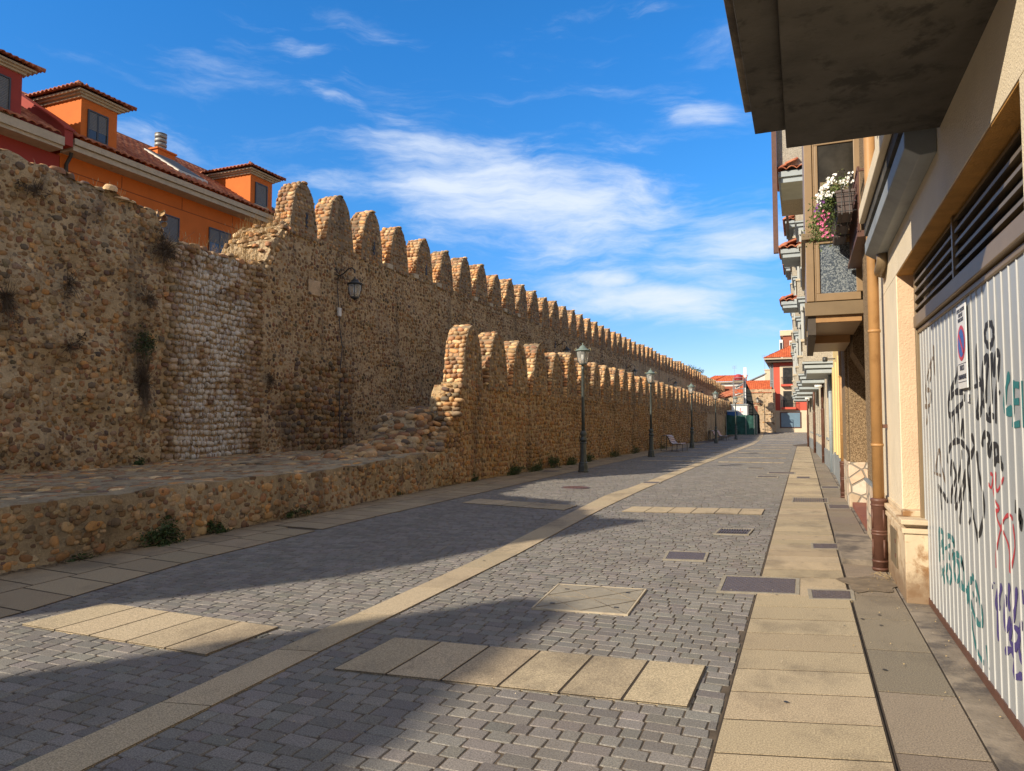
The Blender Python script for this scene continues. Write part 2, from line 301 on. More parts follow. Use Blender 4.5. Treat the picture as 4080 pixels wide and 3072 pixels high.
# ------------------------------------------------------------ mesh tools
class MB:
    def __init__(s): s.v = []; s.f = []; s.n = 0; s.cols = []
    def add(s, V, F, col=None):
        V = np.asarray(V, float).reshape(-1, 3); s.v.append(V); s.f += [tuple(i + s.n for i in f) for f in F]
        s.cols.append(np.tile(np.array(col if col is not None else (1, 1, 1), float), (len(V), 1))); s.n += len(V); return s
    def box(s, x0, x1, y0, y1, z0, z1, col=None):
        V = [(x, y, z) for z in (z0, z1) for y in (y0, y1) for x in (x0, x1)]
        return s.add(V, [(0, 2, 3, 1), (4, 5, 7, 6), (0, 1, 5, 4), (2, 6, 7, 3), (0, 4, 6, 2), (1, 3, 7, 5)], col)
    def hexa(s, B, T, col=None):   # quad bottom, quad top
        return s.add(list(B) + list(T), [(3, 2, 1, 0), (4, 5, 6, 7), (0, 1, 5, 4), (1, 2, 6, 5), (2, 3, 7, 6), (3, 0, 4, 7)], col)
    def prism(s, P, axis, a, b):   # polygon P (2-D) extruded along an axis
        k = len(P); V = []
        for q in (a, b):
            for p in P: V.append({'x': (q, p[0], p[1]), 'y': (p[0], q, p[1]), 'z': (p[0], p[1], q)}[axis])
        return s.add(V, [tuple(range(k))[::-1], tuple(range(k, 2 * k))] + [(i, (i + 1) % k, k + (i + 1) % k, k + i) for i in range(k)])
    def tube(s, pts, r, n=8, close=False):
        P = [Vector(p) for p in pts]; rr = r if hasattr(r, '__len__') else [r] * len(P); V = []; up = None
        for i, p in enumerate(P):
            d = (P[min(i + 1, len(P) - 1)] - P[max(i - 1, 0)]).normalized()
            if up is None: up = Vector((0, 0, 1)) if abs(d.z) < .9 else Vector((1, 0, 0))
            a = d.cross(up).normalized(); up = a.cross(d)
            for j in range(n):
                t = 2 * math.pi * j / n; V.append(p + (a * math.cos(t) + up * math.sin(t)) * rr[i])
        F = [(i * n + j, i * n + (j + 1) % n, (i + 1) * n + (j + 1) % n, (i + 1) * n + j) for i in range(len(P) - 1) for j in range(n)]
        F += [tuple(range(n))[::-1], tuple(range((len(P) - 1) * n, len(P) * n))]
        return s.add([tuple(v) for v in V], F)
    def lathe(s, prof, c=(0, 0, 0), n=16):
        V = []
        for r, z in prof:
            for j in range(n):
                t = 2 * math.pi * (j + .5) / n; V.append((c[0] + r * math.cos(t), c[1] + r * math.sin(t), c[2] + z))
        k = len(prof)
        F = [(i * n + j, i * n + (j + 1) % n, (i + 1) * n + (j + 1) % n, (i + 1) * n + j) for i in range(k - 1) for j in range(n)]
        F += [tuple(range(n))[::-1], tuple(range((k - 1) * n, k * n))]
        return s.add(V, F)
    def build(s, name, mat, parent=None, smooth=False, bevel=0, loc=None, cols=False):
        V = np.concatenate(s.v) if s.v else np.zeros((0, 3)); off = np.zeros(3); p = parent
        while p is not None: off += np.array(p.location); p = p.parent
        if loc is not None: off += np.array(loc)
        me = bpy.data.meshes.new(name)
        L = np.array([len(f) for f in s.f], dtype=np.int32); me.vertices.add(len(V)); me.vertices.foreach_set('co', (V - off).astype(np.float32).ravel())
        flat = np.fromiter((i for f in s.f for i in f), dtype=np.int32); me.loops.add(len(flat)); me.loops.foreach_set('vertex_index', flat)
        me.polygons.add(len(L)); st = np.concatenate([[0], np.cumsum(L)[:-1]]).astype(np.int32); me.polygons.foreach_set('loop_start', st); me.polygons.foreach_set('loop_total', L)
        if cols:
            a = me.color_attributes.new('col', 'FLOAT_COLOR', 'POINT'); C = np.concatenate(s.cols); a.data.foreach_set('color', np.concatenate([C, np.ones((len(C), 1))], 1).astype(np.float32).ravel())
        me.polygons.foreach_set('use_smooth', np.full(len(L), bool(smooth)))
        me.update(calc_edges=True); me.validate()
        me.materials.append(mat); o = bpy.data.objects.new(name, me); COL.objects.link(o)
        if parent is not None: o.parent = parent
        if loc is not None: o.location = loc
        if bevel:
            bm = o.modifiers.new('bevel', 'BEVEL'); bm.width = bevel; bm.segments = 2; bm.limit_method = 'ANGLE'
        return o
def build_each(mb, name, mat, parent, **k):
    n0 = 0; fi = 0
    for V, C in zip(mb.v, mb.cols):
        q = MB(); F = []
        while fi < len(mb.f) and max(mb.f[fi]) < n0 + len(V): F.append(tuple(i - n0 for i in mb.f[fi])); fi += 1
        q.add(V, F); q.build(name, mat, parent, **k); n0 += len(V)
def thing(name, label, cat, loc, group=None):
    o = bpy.data.objects.new(name, None); COL.objects.link(o); o.location = loc; o.empty_display_size = .2
    return tag(o, label, cat, group)
def tag(o, label, cat, group=None):
    o['label'] = label; o['category'] = cat
    if group: o['group'] = group
    return o
def struct(o): o['kind'] = 'structure'; return o
def dup(root, loc, label=None):
    r = root.copy(); COL.objects.link(r); r.location = loc
    if label: r['label'] = label
    for ch in list(root.children):
        c = ch.copy(); COL.objects.link(c); c.parent = r
        for gch in list(ch.children):
            d = gch.copy(); COL.objects.link(d); d.parent = c
    return r
def fast(name, V, F4, C, mat, parent=None, smooth=True, tris=None):
    """numpy mesh: V (n,3), F4 (m,4) quads, tris (k,3), C (n,3) colours"""
    off = np.zeros(3); p = parent
    while p is not None: off += np.array(p.location); p = p.parent
    me = bpy.data.meshes.new(name); V = V - off
    nt_ = 0 if tris is None else len(tris)
    me.vertices.add(len(V)); me.vertices.foreach_set('co', V.astype(np.float32).ravel())
    flat = F4.ravel() if nt_ == 0 else np.concatenate([F4.ravel(), tris.ravel()])
    me.loops.add(len(flat)); me.loops.foreach_set('vertex_index', flat.astype(np.int32))
    L = np.concatenate([np.full(len(F4), 4), np.full(nt_, 3)]).astype(np.int32); me.polygons.add(len(L))
    me.polygons.foreach_set('loop_start', np.concatenate([[0], np.cumsum(L)[:-1]]).astype(np.int32)); me.polygons.foreach_set('loop_total', L)
    if C is not None:
        a = me.color_attributes.new('col', 'FLOAT_COLOR', 'POINT'); a.data.foreach_set('color', np.concatenate([C, np.ones((len(C), 1))], 1).astype(np.float32).ravel())
    me.polygons.foreach_set('use_smooth', np.full(len(L), bool(smooth)))
    me.update(calc_edges=True); me.materials.append(mat)
    o = bpy.data.objects.new(name, me); COL.objects.link(o)
    if parent is not None: o.parent = parent
    return o
# cobbles: domed stones half sunk in mortar. P centres, N outward, T1 and T2 in the face, a b half sizes, d rise
def stones_geo(P, N, T1, T2, a, b, d, C):
    n = len(P); K = 8; ang = np.arange(K) * 2 * np.pi / K
    ph = rng.uniform(0, 2 * np.pi, (n, 1)); jit = 1 + rng.uniform(-.16, .16, (n, K))
    ca, sa = np.cos(ang)[None, :], np.sin(ang)[None, :]
    sq = 1 / (np.abs(ca) ** 3 + np.abs(sa) ** 3) ** (1 / 3)       # rounded-box outline
    rings = []
    for rr, hh in ((1.0, -.55), (1.02, .25), (.72, .85)):
        u = a[:, None] * ca * sq * jit * rr; v = b[:, None] * sa * sq * jit * rr
        rings.append(P[:, None, :] + u[..., None] * T1[:, None, :] + v[..., None] * T2[:, None, :] + (d[:, None, None] * hh) * N[:, None, :])
    top = (P + N * (d * rng.uniform(.9, 1.1, n))[:, None] + T1 * (a * rng.uniform(-.2, .2, n))[:, None])[:, None, :]
    V = np.concatenate(rings + [top], 1); nv = 3 * K + 1
    q = []
    for r in range(2):
        for j in range(K): q.append((r * K + j, r * K + (j + 1) % K, (r + 1) * K + (j + 1) % K, (r + 1) * K + j))
    tr = [(2 * K + j, 2 * K + (j + 1) % K, 3 * K) for j in range(K)]
    base = (np.arange(n) * nv)[:, None, None]
    Q = (np.array(q)[None] + base).reshape(-1, 4); T = (np.array(tr)[None] + base).reshape(-1, 3)
    return V.reshape(-1, 3), Q, T, np.repeat(C, nv, 0)
def palcols(n, k=1.0, pal=None):
    p = np.array(pal or PAL); c = p[rng.integers(0, len(p), n)] * rng.uniform(.72, 1.3, (n, 1)) * k * 1.1 * np.array([1.06, .965, .86])
    return np.clip(c + rng.uniform(-.012, .012, (n, 3)), .01, .9)
class Stones:
    def __init__(s): s.V = []; s.Q = []; s.T = []; s.C = []; s.n = 0
    def add(s, P, N, T1, T2, a, b, d, C):
        P = np.asarray(P, float)
        if len(P) == 0: return
        N, T1, T2 = [np.tile(np.array(x, float), (len(P), 1)) if np.ndim(x) == 1 else np.asarray(x, float) for x in (N, T1, T2)]
        th = rng.uniform(-.3, .3, len(P)); c, q = np.cos(th)[:, None], np.sin(th)[:, None]
        T1, T2 = T1 * c + T2 * q, T2 * c - T1 * q
        V, Q, T, CC = stones_geo(P, N, T1, T2, a, b, d, C); s.V.append(V); s.Q.append(Q + s.n); s.T.append(T + s.n); s.C.append(CC); s.n += len(V)
    def build(s, name, mat, parent=None):
        return fast(name, np.concatenate(s.V), np.concatenate(s.Q), np.concatenate(s.C), mat, parent, True, np.concatenate(s.T))
def rows(y0, y1, z0, z1, h, wmin, wmax, gap=.15, jz=.15):
    ys, zs, aa, bb = [], [], [], []
    z = z0 + h / 2
    while z < z1:
        y = y0 + rng.uniform(0, wmax)
        while y < y1:
            wd = rng.uniform(wmin, wmax); hh = h * rng.uniform(.75, 1.1)
            ys.append(y + wd / 2); zs.append(z + rng.uniform(-jz, jz) * h + .03 * math.sin(y * 2.1 + z)); aa.append(wd / 2 * (1 - gap)); bb.append(hh / 2 * (1 - gap * .6)); y += wd
        z += h
    return map(np.array, (ys, zs, aa, bb))
def IP(x, tab): return np.interp(x, [p[0] for p in tab], [p[1] for p in tab])
def zg(y): return np.interp(y, [70, 100, 130], [0, .45, .6])
# ------------------------------------------------------------ ground and paving
ys = [-60, 0, 70, 80, 90, 100, 115, 130, 200, 900]
xs = [-900, -60, -12, 0, 12, 60, 900]
V = [(x, y if y > -60 else -900, float(zg(y)) - .06) for y in ys for x in xs]; nx = len(xs)
F = [(j * nx + i, j * nx + i + 1, (j + 1) * nx + i + 1, (j + 1) * nx + i) for j in range(len(ys) - 1) for i in range(nx - 1)]
struct(MB().add(V, F).build('ground', M['earth']))
yy = [-14, 20, 70, 76, 82, 88, 94, 100]
V = [(x, y, float(zg(y)) - .0055) for y in yy for x in (-9, 3)]
F = [(2 * j, 2 * j + 1, 2 * j + 3, 2 * j + 2) for j in range(len(yy) - 1)]
struct(MB().add(V, F).build('paving_bed', M['joint']))
LEFT = [(-14, -5.9), (3.9, -6.1), (6.3, -6.6), (10, -6.8), (13.6, -6.87), (23, -7.1), (40, -7.3), (90, -7.3)]
SWE = [(-14, -.44), (53, -.44), (57, -.8), (62, .3), (100, .4)]
# pavers: every stone its own little chamfered block, all in one sheet of road
Vs, Qs, Cs = [], [], []
def pavers(y0, y1, ry, w0, w1):
    P = []; y = y0
    k = 0
    while y < y1:
        xl = float(IP(y, LEFT)) - .1; xr = float(IP(y, SWE)) - .01; x = xl + rng.uniform(0, .12)
        row = ry * (1 + .05 * math.sin(k * 1.7))
        while x < xr:
            wd = rng.uniform(w0, w1) if rng.random() < .75 else w0 * .8
            if x + wd > xr: wd = xr - x
            if wd > .04: P.append((x + wd / 2, y + row / 2 + .09 * (x + 3) * (1 if y < 25 else .6) + .004 * math.sin(x * 3 + y), wd / 2 - .0028, row / 2 - .0022))
            x += wd
        y += row; k += 1
    return np.array(P)
for (a0, a1, ry, w0, w1) in ((1.2, 30, .114, .13, .20), (30, 101, .16, .2, .3)):
    P = pavers(a0, a1, ry, w0, w1); n = len(P)
    sx = np.array([-1, -.91, .91, 1, 1, .91, -.91, -1]); sy = np.array([-.87, -1, -1, -.87, .87, 1, 1, .87])
    jx = rng.uniform(-.035, .035, (n, 8)); jy = rng.uniform(-.035, .035, (n, 8)); tz = rng.uniform(-.0015, .0015, (n, 1)); tx = rng.uniform(-.011, .011, (n, 1)); ty = rng.uniform(-.011, .011, (n, 1))
    X1 = (sx + jx) * P[:, 2:3]; Y1 = (sy + jy) * P[:, 3:4]
    ins = .005
    X2 = X1 * (1 - ins / P[:, 2:3]); Y2 = Y1 * (1 - ins / P[:, 3:4])
    Z0 = zg(P[:, 1:2]) + 0 * X1
    r1 = np.stack([P[:, 0:1] + X1, P[:, 1:2] + Y1, Z0 - .0065], -1); r2 = np.stack([P[:, 0:1] + X2, P[:, 1:2] + Y2, Z0 + tz + X2 * tx + Y2 * ty], -1)
    Vv = np.concatenate([r1, r2], 1).reshape(-1, 3)
    q = [(j, (j + 1) % 8, 8 + (j + 1) % 8, 8 + j) for j in range(8)] + [(8, 9, 10, 11), (8, 11, 12, 15), (12, 13, 14, 15)]
    Q = (np.array(q)[None] + (np.arange(n) * 16)[:, None, None]).reshape(-1, 4)
    g_ = rng.uniform(.80, 1.18, (n, 1)); col = np.array([[.218, .207, .198]]) * g_ + rng.uniform(-.006, .006, (n, 3))
    struct(fast('road_paving', Vv, Q, np.repeat(col, 16, 0), M['paver'], None, False))
BED = []
def slab(mb, corners, z=.010, gap=.004, col=None, th=.02):
    c = np.mean(corners, 0); Q = []
    for k_ in range(4):
        p, a_, b_ = corners[k_], corners[k_ - 1], corners[(k_ + 1) % 4]
        Q.append(p + (a_ - p) / np.linalg.norm(a_ - p) * gap + (b_ - p) / np.linalg.norm(b_ - p) * gap)
    BED.append([(*p, float(zg(p[1])) + z - .0035) for p in corners])
    zz = [float(zg(p[1])) for p in Q]
    tl = rng.uniform(-.0012, .0012, 4)
    mb.hexa([(p[0], p[1], z0 + z - th) for p, z0 in zip(Q, zz)], [(p[0], p[1], z0 + z + k) for p, z0, k in zip(Q, zz, tl)], col)
def tan(k=1): 
    f = rng.uniform(.86, 1.1) * k; return np.array([.49, .405, .285]) * f + rng.uniform(-.005, .005, 3)
A2 = lambda *p: np.array(p, float)
# centre band
BC = [(-5, -3.2, .30), (2.3, -3.25, .31), (4, -3.31, .31), (8, -3.42, .34), (9.6, -3.53, .38), (13, -3.72, .42), (16.2, -3.87, .56), (16.6, -3.82, .42), (19, -3.82, .40), (27, -3.85, .36), (40, -3.8, .4), (58, -3.7, .42), (80, -4.2, .42), (96, -4.9, .45)]
bx = lambda y: float(np.interp(y, [b[0] for b in BC], [b[1] for b in BC])); bw = lambda y: float(np.interp(y, [b[0] for b in BC], [b[2] for b in BC]))
mb = MB(); y = -2.0
while y < 95:
    L = 1.02 if y < 30 else 3
    if not (19.0 < y < 19.6):
        y2 = y + L
        if y < 19.1 < y2: y2 = 19.05
        a, b_ = bx(y), bx(y2); u, v_ = bw(y) / 2, bw(y2) / 2
        slab(mb, [A2(a - u, y), A2(a + u, y + .07), A2(b_ + v_, y2 + .07), A2(b_ - v_, y2)], gap=.006, col=tan())
    else: y2 = 19.62
    y = y2
struct(mb.build('centre_band', M['slab'], cols=True))
# cross strips of slabs
mb = MB()
def strip(x0, y0, x1, y1, dep, n, k=1.0):
    for i in range(n):
        a = A2(x0 + (x1 - x0) * i / n, y0 + (y1 - y0) * i / n); b_ = A2(x0 + (x1 - x0) * (i + 1) / n, y0 + (y1 - y0) * (i + 1) / n)
        slab(mb, [a, b_, b_ + A2(.01, dep), a + A2(.01, dep)], z=.012, gap=.009, col=tan(k))
strip(-5.78, 3.85, -3.84, 3.83, .74, 5); strip(-2.86, 3.93, -.63, 4.17, .74, 6)
strip(-3.08, 12.8, -.7, 13.3, .85, 6); strip(-6.4, 13.0, -4.1, 12.6, .8, 5)
for y in (30.6, 34.8, 40.6, 46, 51.2, 57, 64, 72, 80, 88):
    strip(-3.3, y, -.75, y + .2, .45, 6); strip(-6.5, y, -4.3, y + .1, .45, 5)
struct(mb.build('cross_strips', M['slab'], cols=True))
# right sidewalk: wide slabs, inner row, concrete strip at the gate
mb = MB(); y = 1.5
while y < 53:
    L = .43 if y < 30 else .86
    j1 = .366
    sk = .22
    slab(mb, [A2(-.44, y), A2(j1, y + sk), A2(j1, y + L + sk), A2(-.44, y + L)], z=.008, gap=.010, col=tan(.93)); y += L
y = 1.4
while y < 53:
    L = .86
    slab(mb, [A2(.375, y), A2(.80, y + .07), A2(.80, y + L + .07), A2(.375, y + L)], z=.008, gap=.009, col=tan(.56) * np.array([.98, .99, 1.08])); y += L
struct(mb.build('sidewalk', M['slab'], cols=True))
struct(MB().box(.806, 1.5, 0, 7.3, -.05, .006).box(.806, .95, 7.3, 57, -.05, .004).box(.375, .80, 9.0, 11.1, -.02, .07).build('sidewalk_kerb_strip', M['concrete'], bevel=.006))
# left walkway of slabs along the ledge
mb = MB(); y = 1.0
while y < 60:
    L = .52; xl = -8.6; xr = float(IP(y, LEFT)) + .0
    ne = 3 if y < 8.5 else 2; fr = [i_ / ne for i_ in range(ne + 1)]
    for i in range(ne):
        o = .17 * (i % 2)
        e_ = lambda f_, yy_: A2(xl + (float(IP(yy_, LEFT)) - xl) * f_, yy_)
        slab(mb, [e_(fr[i], y + o + .06), e_(fr[i + 1], y + o), e_(fr[i + 1], y + o + L), e_(fr[i], y + o + L + .06)], z=.009, gap=.013, col=tan(.8) * np.array([1.0, .97, .93]))
    y += L
struct(mb.build('left_walkway', M['slab'], cols=True))
q = MB()
for b_ in BED: q.add(b_, [(0, 1, 2, 3)])
struct(q.build('slab_bed', M['jointdk']))

# ------------------------------------------------------------ ledge
XF = [(-14, -7.75), (5, -7.88), (11, -8.06), (13.2, -8.3), (17.2, -8.5), (100, -8.5)]
def bulge(y, z, a=.03): return a * (np.sin(y * 1.9 + z * 2.3) + .7 * np.sin(y * 4.3 - z * 3.1 + 1.7) + .5 * np.sin(z * 6.1 + y * .7))
ZL = [(-14, .66), (5, .70), (7, .76), (11, .75), (14, .86), (17.5, .9), (20, .9)]
led = thing('stone_ledge', 'long low rubble ledge with cobbled top running in front of the tall crenellated wall', 'ledge', (-9, 4, 0))
def facegrid(y0, y1, n, m, xf, ztop, z0, amp, back, name, mat, parent, topw=0.0, drop=0.0):
    Y = np.linspace(y0, y1, n + 1); V = []; 
    for y in Y:
        zt = float(ztop(y)); 
        for k in range(m + 1):
            z = z0 + (zt - z0) * k / m; V.append((float(xf(y)) + float(bulge(y, z, amp)), y, z))
        V.append((float(xf(y)) - topw, y, zt + .01)); V.append((back, y, float(ztop(y)) - drop)); V.append((back, y, z0))
    c = m + 4; F = [(i * c + k, (i + 1) * c + k, (i + 1) * c + k + 1, i * c + k + 1) for i in range(n) for k in range(c - 1)]
    F += [tuple(range(c)), tuple(range(n * c, (n + 1) * c))[::-1]]
    return MB().add(V, F).build(name, mat, parent, smooth=False)
facegrid(-14, 17.3, 120, 8, lambda y: IP(y, XF), lambda y: IP(y, ZL) + .025 * math.sin(y * 5.1) * math.sin(y * 1.7), -.1, .045, -14.1, 'ledge_body', M['ledge'], led, .25, .12)
S = Stones()
y, z, a, b = rows(0, 17.3, .03, .72, .15, .13, .34, .2, .3)
k = (rng.random(len(y)) < .5) & (z < IP(y, ZL) - .05); y, z, a, b = y[k], z[k], a[k], b[k]
S.add(np.stack([IP(y, XF) + bulge(y, z, .045), y, z], 1), (1, 0, 0), (0, 1, 0), (0, 0, 1), a * .85, b * .9, rng.uniform(.006, .028, len(y)), palcols(len(y), .95))
y, z, a, b = rows(0, 17.3, .02, .74, .075, .05, .14, .2, .4)
k = (rng.random(len(y)) < .5) & (z < IP(y, ZL) - .03); y, z, a, b = y[k], z[k], a[k], b[k]
S.add(np.stack([IP(y, XF) + bulge(y, z, .045), y, z], 1), (1, 0, 0), (0, 1, 0), (0, 0, 1), a, b, rng.uniform(.006, .022, len(y)), palcols(len(y), .85))
# cobbled top of the ledge
X, Y, A, B = rows(8.1, 14.0, 0, 17, .17, .14, .34, .12, .3)
X, Y, A, B = rows(0, 17, 8.1, 14.0, .19, .16, .38, .12, .3); X, Y = -Y, X
k = X < IP(Y, XF) - .14; X, Y, A, B = X[k], Y[k], A[k], B[k]
S.add(np.stack([X, Y, IP(Y, ZL) - .02 + (X + 8) * .02], 1), (0, 0, 1), (0, 1, 0), (1, 0, 0), A, B, rng.uniform(.02, .055, len(Y)), palcols(len(Y), .95))
S.build('ledge_cobbles', M['stone'], led)

# ------------------------------------------------------------ tall wall
XT = -14.0; KS = 14 / 11.5
TT = [(-60, 11), (-10.98, 11.3), (-10.9, 10.4), (-10.85, 6.0), (-7.5, 5.8), (-7.45, 8.0), (-7.3, 8.8), (-6.4, 9.5), (-4.7, 10.9), (-4.0, 10.2), (.53, 8.9), (3.9, 7.15), (7.18, 6.77), (8.64, 6.77), (10.47, 6.69), (11.69, 6.63), (12.11, 6.49), (12.30, 6.23), (12.36, 5.98), (15.70, 6.01), (15.89, 6.29), (16.07, 6.77), (16.43, 7.20), (16.74, 7.47), (17.04, 7.39), (140, 7.39)]
def ttop(y): return IP(y, TT) + (.04 * np.sin(y * 5.3) + .035 * np.sin(y * 12.1 + 1) if y < 17 else 0)
def xtf(y): return IP(y, [(0, -14), (62, -14), (85, -13.75), (105, -13.2), (132, -12.5)])
def zdrop(y): return IP(y, [(0, 0), (88, 0), (132, 1.0)])
wall = thing('city_wall', 'tall ancient cobblestone wall with a long row of pointed merlons', 'wall', (XT, 17, 0))
YA, YB, YC, YD = 12.35, 15.76, 17.1, 131.0
facegrid(-60, 5, 260, 10, lambda y: XT, ttop, -.1, .02, -14.5, 'rear_wall_body', M['mortar'], wall)
facegrid(5, YA, 90, 44, lambda y: XT + .02, ttop, .3, .07, -15.8, 'wall_body', M['mortar'], wall)
facegrid(YA, YB, 40, 30, lambda y: XT - .04, ttop, .3, .015, -15.2, 'limed_panel_body', M['mortar2'], wall)
facegrid(YB, YC, 30, 30, lambda y: XT, ttop, .3, .035, -15.8, 'wall_body', M['mortar2'], wall)
facegrid(YC, YD, 420, 24, xtf, lambda y: ttop(y) - zdrop(y), -.2, .026, -15.8, 'wall_body', M['mortar2'], wall)
S = Stones()
def clad(S, y0, y1, z0, z1, h, w0, w1, keep, dep, top=None, xo=XT, amp=.03, kcol=1.0, gap=.15, jz=.2, N=(1, 0, 0), cond=None, pal=None):
    y, z, a, b = rows(y0, y1, z0, z1, h, w0, w1, gap, jz)
    k = rng.random(len(y)) < keep
    if top is not None: k &= z < np.array([float(top(q)) for q in y]) - .04
    if cond is not None: k &= cond(y, z)
    y, z, a, b = y[k], z[k], a[k], b[k]
    S.add(np.stack([xo + bulge(y, z, amp), y, z], 1), N, (0, 1, 0), (0, 0, 1), a, b, rng.uniform(dep[0], dep[1], len(y)), palcols(len(y), kcol, pal))
clad(S, 6.5, YA, .45, 7, .15, .08, .28, .62, (.008, .04), ttop, XT + .02, .07, .86, .24, .4)
clad(S, 6.5, YA, .45, 7, .12, .07, .16, .35, (.008, .03), ttop, XT + .02, .07, .7, .2, .4)
lowpatch = lambda y, z: (z < 3.7 - .22 * np.abs(y - 18.3) + .3 * np.sin(y * 4)) & (y > 16.5 + .25 * np.sin(z * 2.5)) & (y < 20.2)
clad(S, 15.9, 20.3, .4, 3.8, .18, .14, .29, .95, (.035, .08), ttop, XT, .035, .58, .08, cond=lowpatch)
clad(S, 15.8, 42, .4, 7.45, .135, .09, .2, .74, (.006, .03), ttop, XT, .03, .60, .28, .3, cond=lambda y, z: ~lowpatch(y, z))
clad(S, 42, 62, 3.6, 7.45, .19, .15, .3, .7, (.01, .035), ttop, XT, .026, .60, .25, .3)
def cap(S, y0, y1, top, x0, x1, w=.16):
    y, x, a, b = rows(y0, y1, x0, x1, .19, .14, .34, .05, .3)
    S.add(np.stack([x, y, np.array([float(top(q)) for q in y]) + .01], 1), (0, 0, 1), (0, 1, 0), (1, 0, 0), a, b, rng.uniform(.03, .10, len(y)), palcols(len(y), 1.05))
cap(S, 6.5, 12.3, ttop, -15.7, XT); cap(S, 12.3, 17.3, ttop, -15.7, XT)
y, z, a, b = rows(-15.8, XT, 5.9, 7.45, .15, .14, .32, .08)
S.add(np.stack([y, 15.86 + (z - 6.0) * .63, z], 1), (0, -.88, .47), (1, 0, 0), (0, .3, .95), a, b, rng.uniform(.03, .09, len(y)), palcols(len(y), 1.25))
y, z, a, b = rows(-15.8, XT, 5.9, 6.6, .15, .14, .3, .08)
S.add(np.stack([y, 12.33 + .0 * y, z], 1), (0, 1, 0), (1, 0, 0), (0, 0, 1), a, b, rng.uniform(.02, .05, len(y)), palcols(len(y), 1.0))
S.build('cobble_facing', M['stone'], wall)
MB().box(-16.5, -15.85, 12.2, 17.3, 5.4, 6.36).build('inner_skin', M['mortar'], wall)
S = Stones(); clad(S, 12.2, 17.3, 5.7, 6.5, .18, .16, .36, .97, (.03, .08), None, -15.84, .02, 1.3, .06)
cap(S, 12.2, 17.3, lambda q: 6.38 + .06 * math.sin(q * 3.3), -16.5, -15.9); S.build('inner_skin_stones', M['stone'], wall)
S = Stones()
clad(S, YA + .02, YB, .6, 6.0, .145, .11, .27, 1.0, (.03, .085), ttop, XT - .03, .02, .85, .04, .22, pal=[(.36, .25, .14), (.26, .17, .09), (.44, .34, .22), (.20, .125, .07), (.5, .42, .32), (.30, .22, .13)])
S.build('limed_cobbles', M['limed'], wall)

MB().box(-14.1, -8.9, 17.25, 124, -.2, .6).build('fill_between_walls', M['mortar'], led)
# merlons ---------------------------------------------------
def merlon(name, hw, H, th, xf, y, z0, hr, arrow, mort, kc=1.05, parent=None):
    """pointed rounded-top merlon: front at x=xf, base centre y, base height z0"""
    lv = 1 - (1 - np.linspace(0, 1, 15)) ** 1.5
    def wd(t): return hw * (1 - .24 * t - .30 * t * t) * math.sqrt(max(0.02, 1 - max(0, (t - .70) / .305) ** 2)) + .02
    V = []; lean = rng.uniform(-.05, .05)
    for i, t in enumerate(lv):
        wv_ = wd(t) + rng.uniform(-.02, .02); zz = z0 + H * t
        V += [(xf, y - wv_ + lean * t, zz), (xf, y + wv_ + lean * t, zz), (xf - th, y + wv_ + lean * t, zz), (xf - th, y - wv_ + lean * t, zz)]
    F = [(4 * i + j, 4 * i + (j + 1) % 4, 4 * (i + 1) + (j + 1) % 4, 4 * (i + 1) + j) for i in range(14) for j in range(4)] + [(56, 57, 58, 59)]
    V = np.array(V); 
    S = Stones()
    # flanks
    for sg in (-1, 1):
        P_, N_, T_, a_, b_, = [], [], [], [], []
        z = .05
        while z < H * .97:
            t = z / H; wv_ = wd(t); sl_ = (wd(min(1, t + .03)) - wd(t - .03)) / (.06 * H); nrm = np.array([0, sg, -sl_]); nrm /= np.linalg.norm(nrm)
            tt = np.array([0, sl_ * sg, 1]); tt /= np.linalg.norm(tt); x = 0; hh = rng.uniform(.8, 1.2) * hr
            while x < th - .03:
                L = min(rng.uniform(.12, .30), th - x)
                P_.append((xf - x - L / 2, y + sg * wv_ + lean * t, z0 + z)); N_.append(nrm); T_.append(tt); a_.append(L / 2 * .93); b_.append(hh / 2 * .9); x += L
            z += hh * .98
        n = len(P_); S.add(P_, np.array(N_), (1, 0, 0), np.array(T_), np.array(a_), np.array(b_), rng.uniform(.02, .085, n), palcols(n, kc * 1.08, [(.50, .28, .13), (.56, .36, .19), (.46, .31, .18), (.38, .20, .10), (.60, .44, .27), (.30, .18, .11)]))
    # crown
    xx = np.arange(xf - th + .1, xf, .17); n = len(xx)
    S.add(np.stack([xx, np.full(n, y), np.full(n, z0 + H)], 1), (0, 0, 1), (1, 0, 0), (0, 1, 0), np.full(n, .1), np.full(n, .11), rng.uniform(.03, .06, n), palcols(n, 1.2))
    # face
    yy, zz, a, b = rows(y - hw, y + hw, z0, z0 + H, hr * .95, .09, .2, .22, .2)
    k = (np.abs(yy - y) < np.array([wd((q - z0) / H) for q in zz]) - .05) & (rng.random(len(yy)) < .85)
    if arrow: k &= ~((np.abs(yy - y - .03) < .07) & (zz < z0 + H * .5) & (zz > z0 + H * .15))
    yy, zz, a, b = yy[k], zz[k], a[k], b[k]; n = len(yy)
    S.add(np.stack([np.full(n, xf), yy, zz], 1), (1, 0, 0), (0, 1, 0), (0, 0, 1), a, b, rng.uniform(.012, .035, n), palcols(n, .72))
    MV = V; SV = np.concatenate(S.V); Q = np.array([f for f in F]); n0 = len(MV)
    mc = np.tile(np.array([[.27, .2, .125]]), (n0, 1)) * rng.uniform(.8, 1.2, (n0, 1))
    o = fast(name, np.concatenate([MV, SV]), np.concatenate([Q, np.concatenate(S.Q) + n0]), np.concatenate([mc, np.concatenate(S.C)]), M['stone'], parent, False, np.concatenate(S.T) + n0)
    # only the cobbles are smooth
    sm = np.ones(len(o.data.polygons), bool); sm[:len(F)] = False; o.data.polygons.foreach_set('use_smooth', sm)
    if arrow: o.data.materials.append(M['black'])
    return o
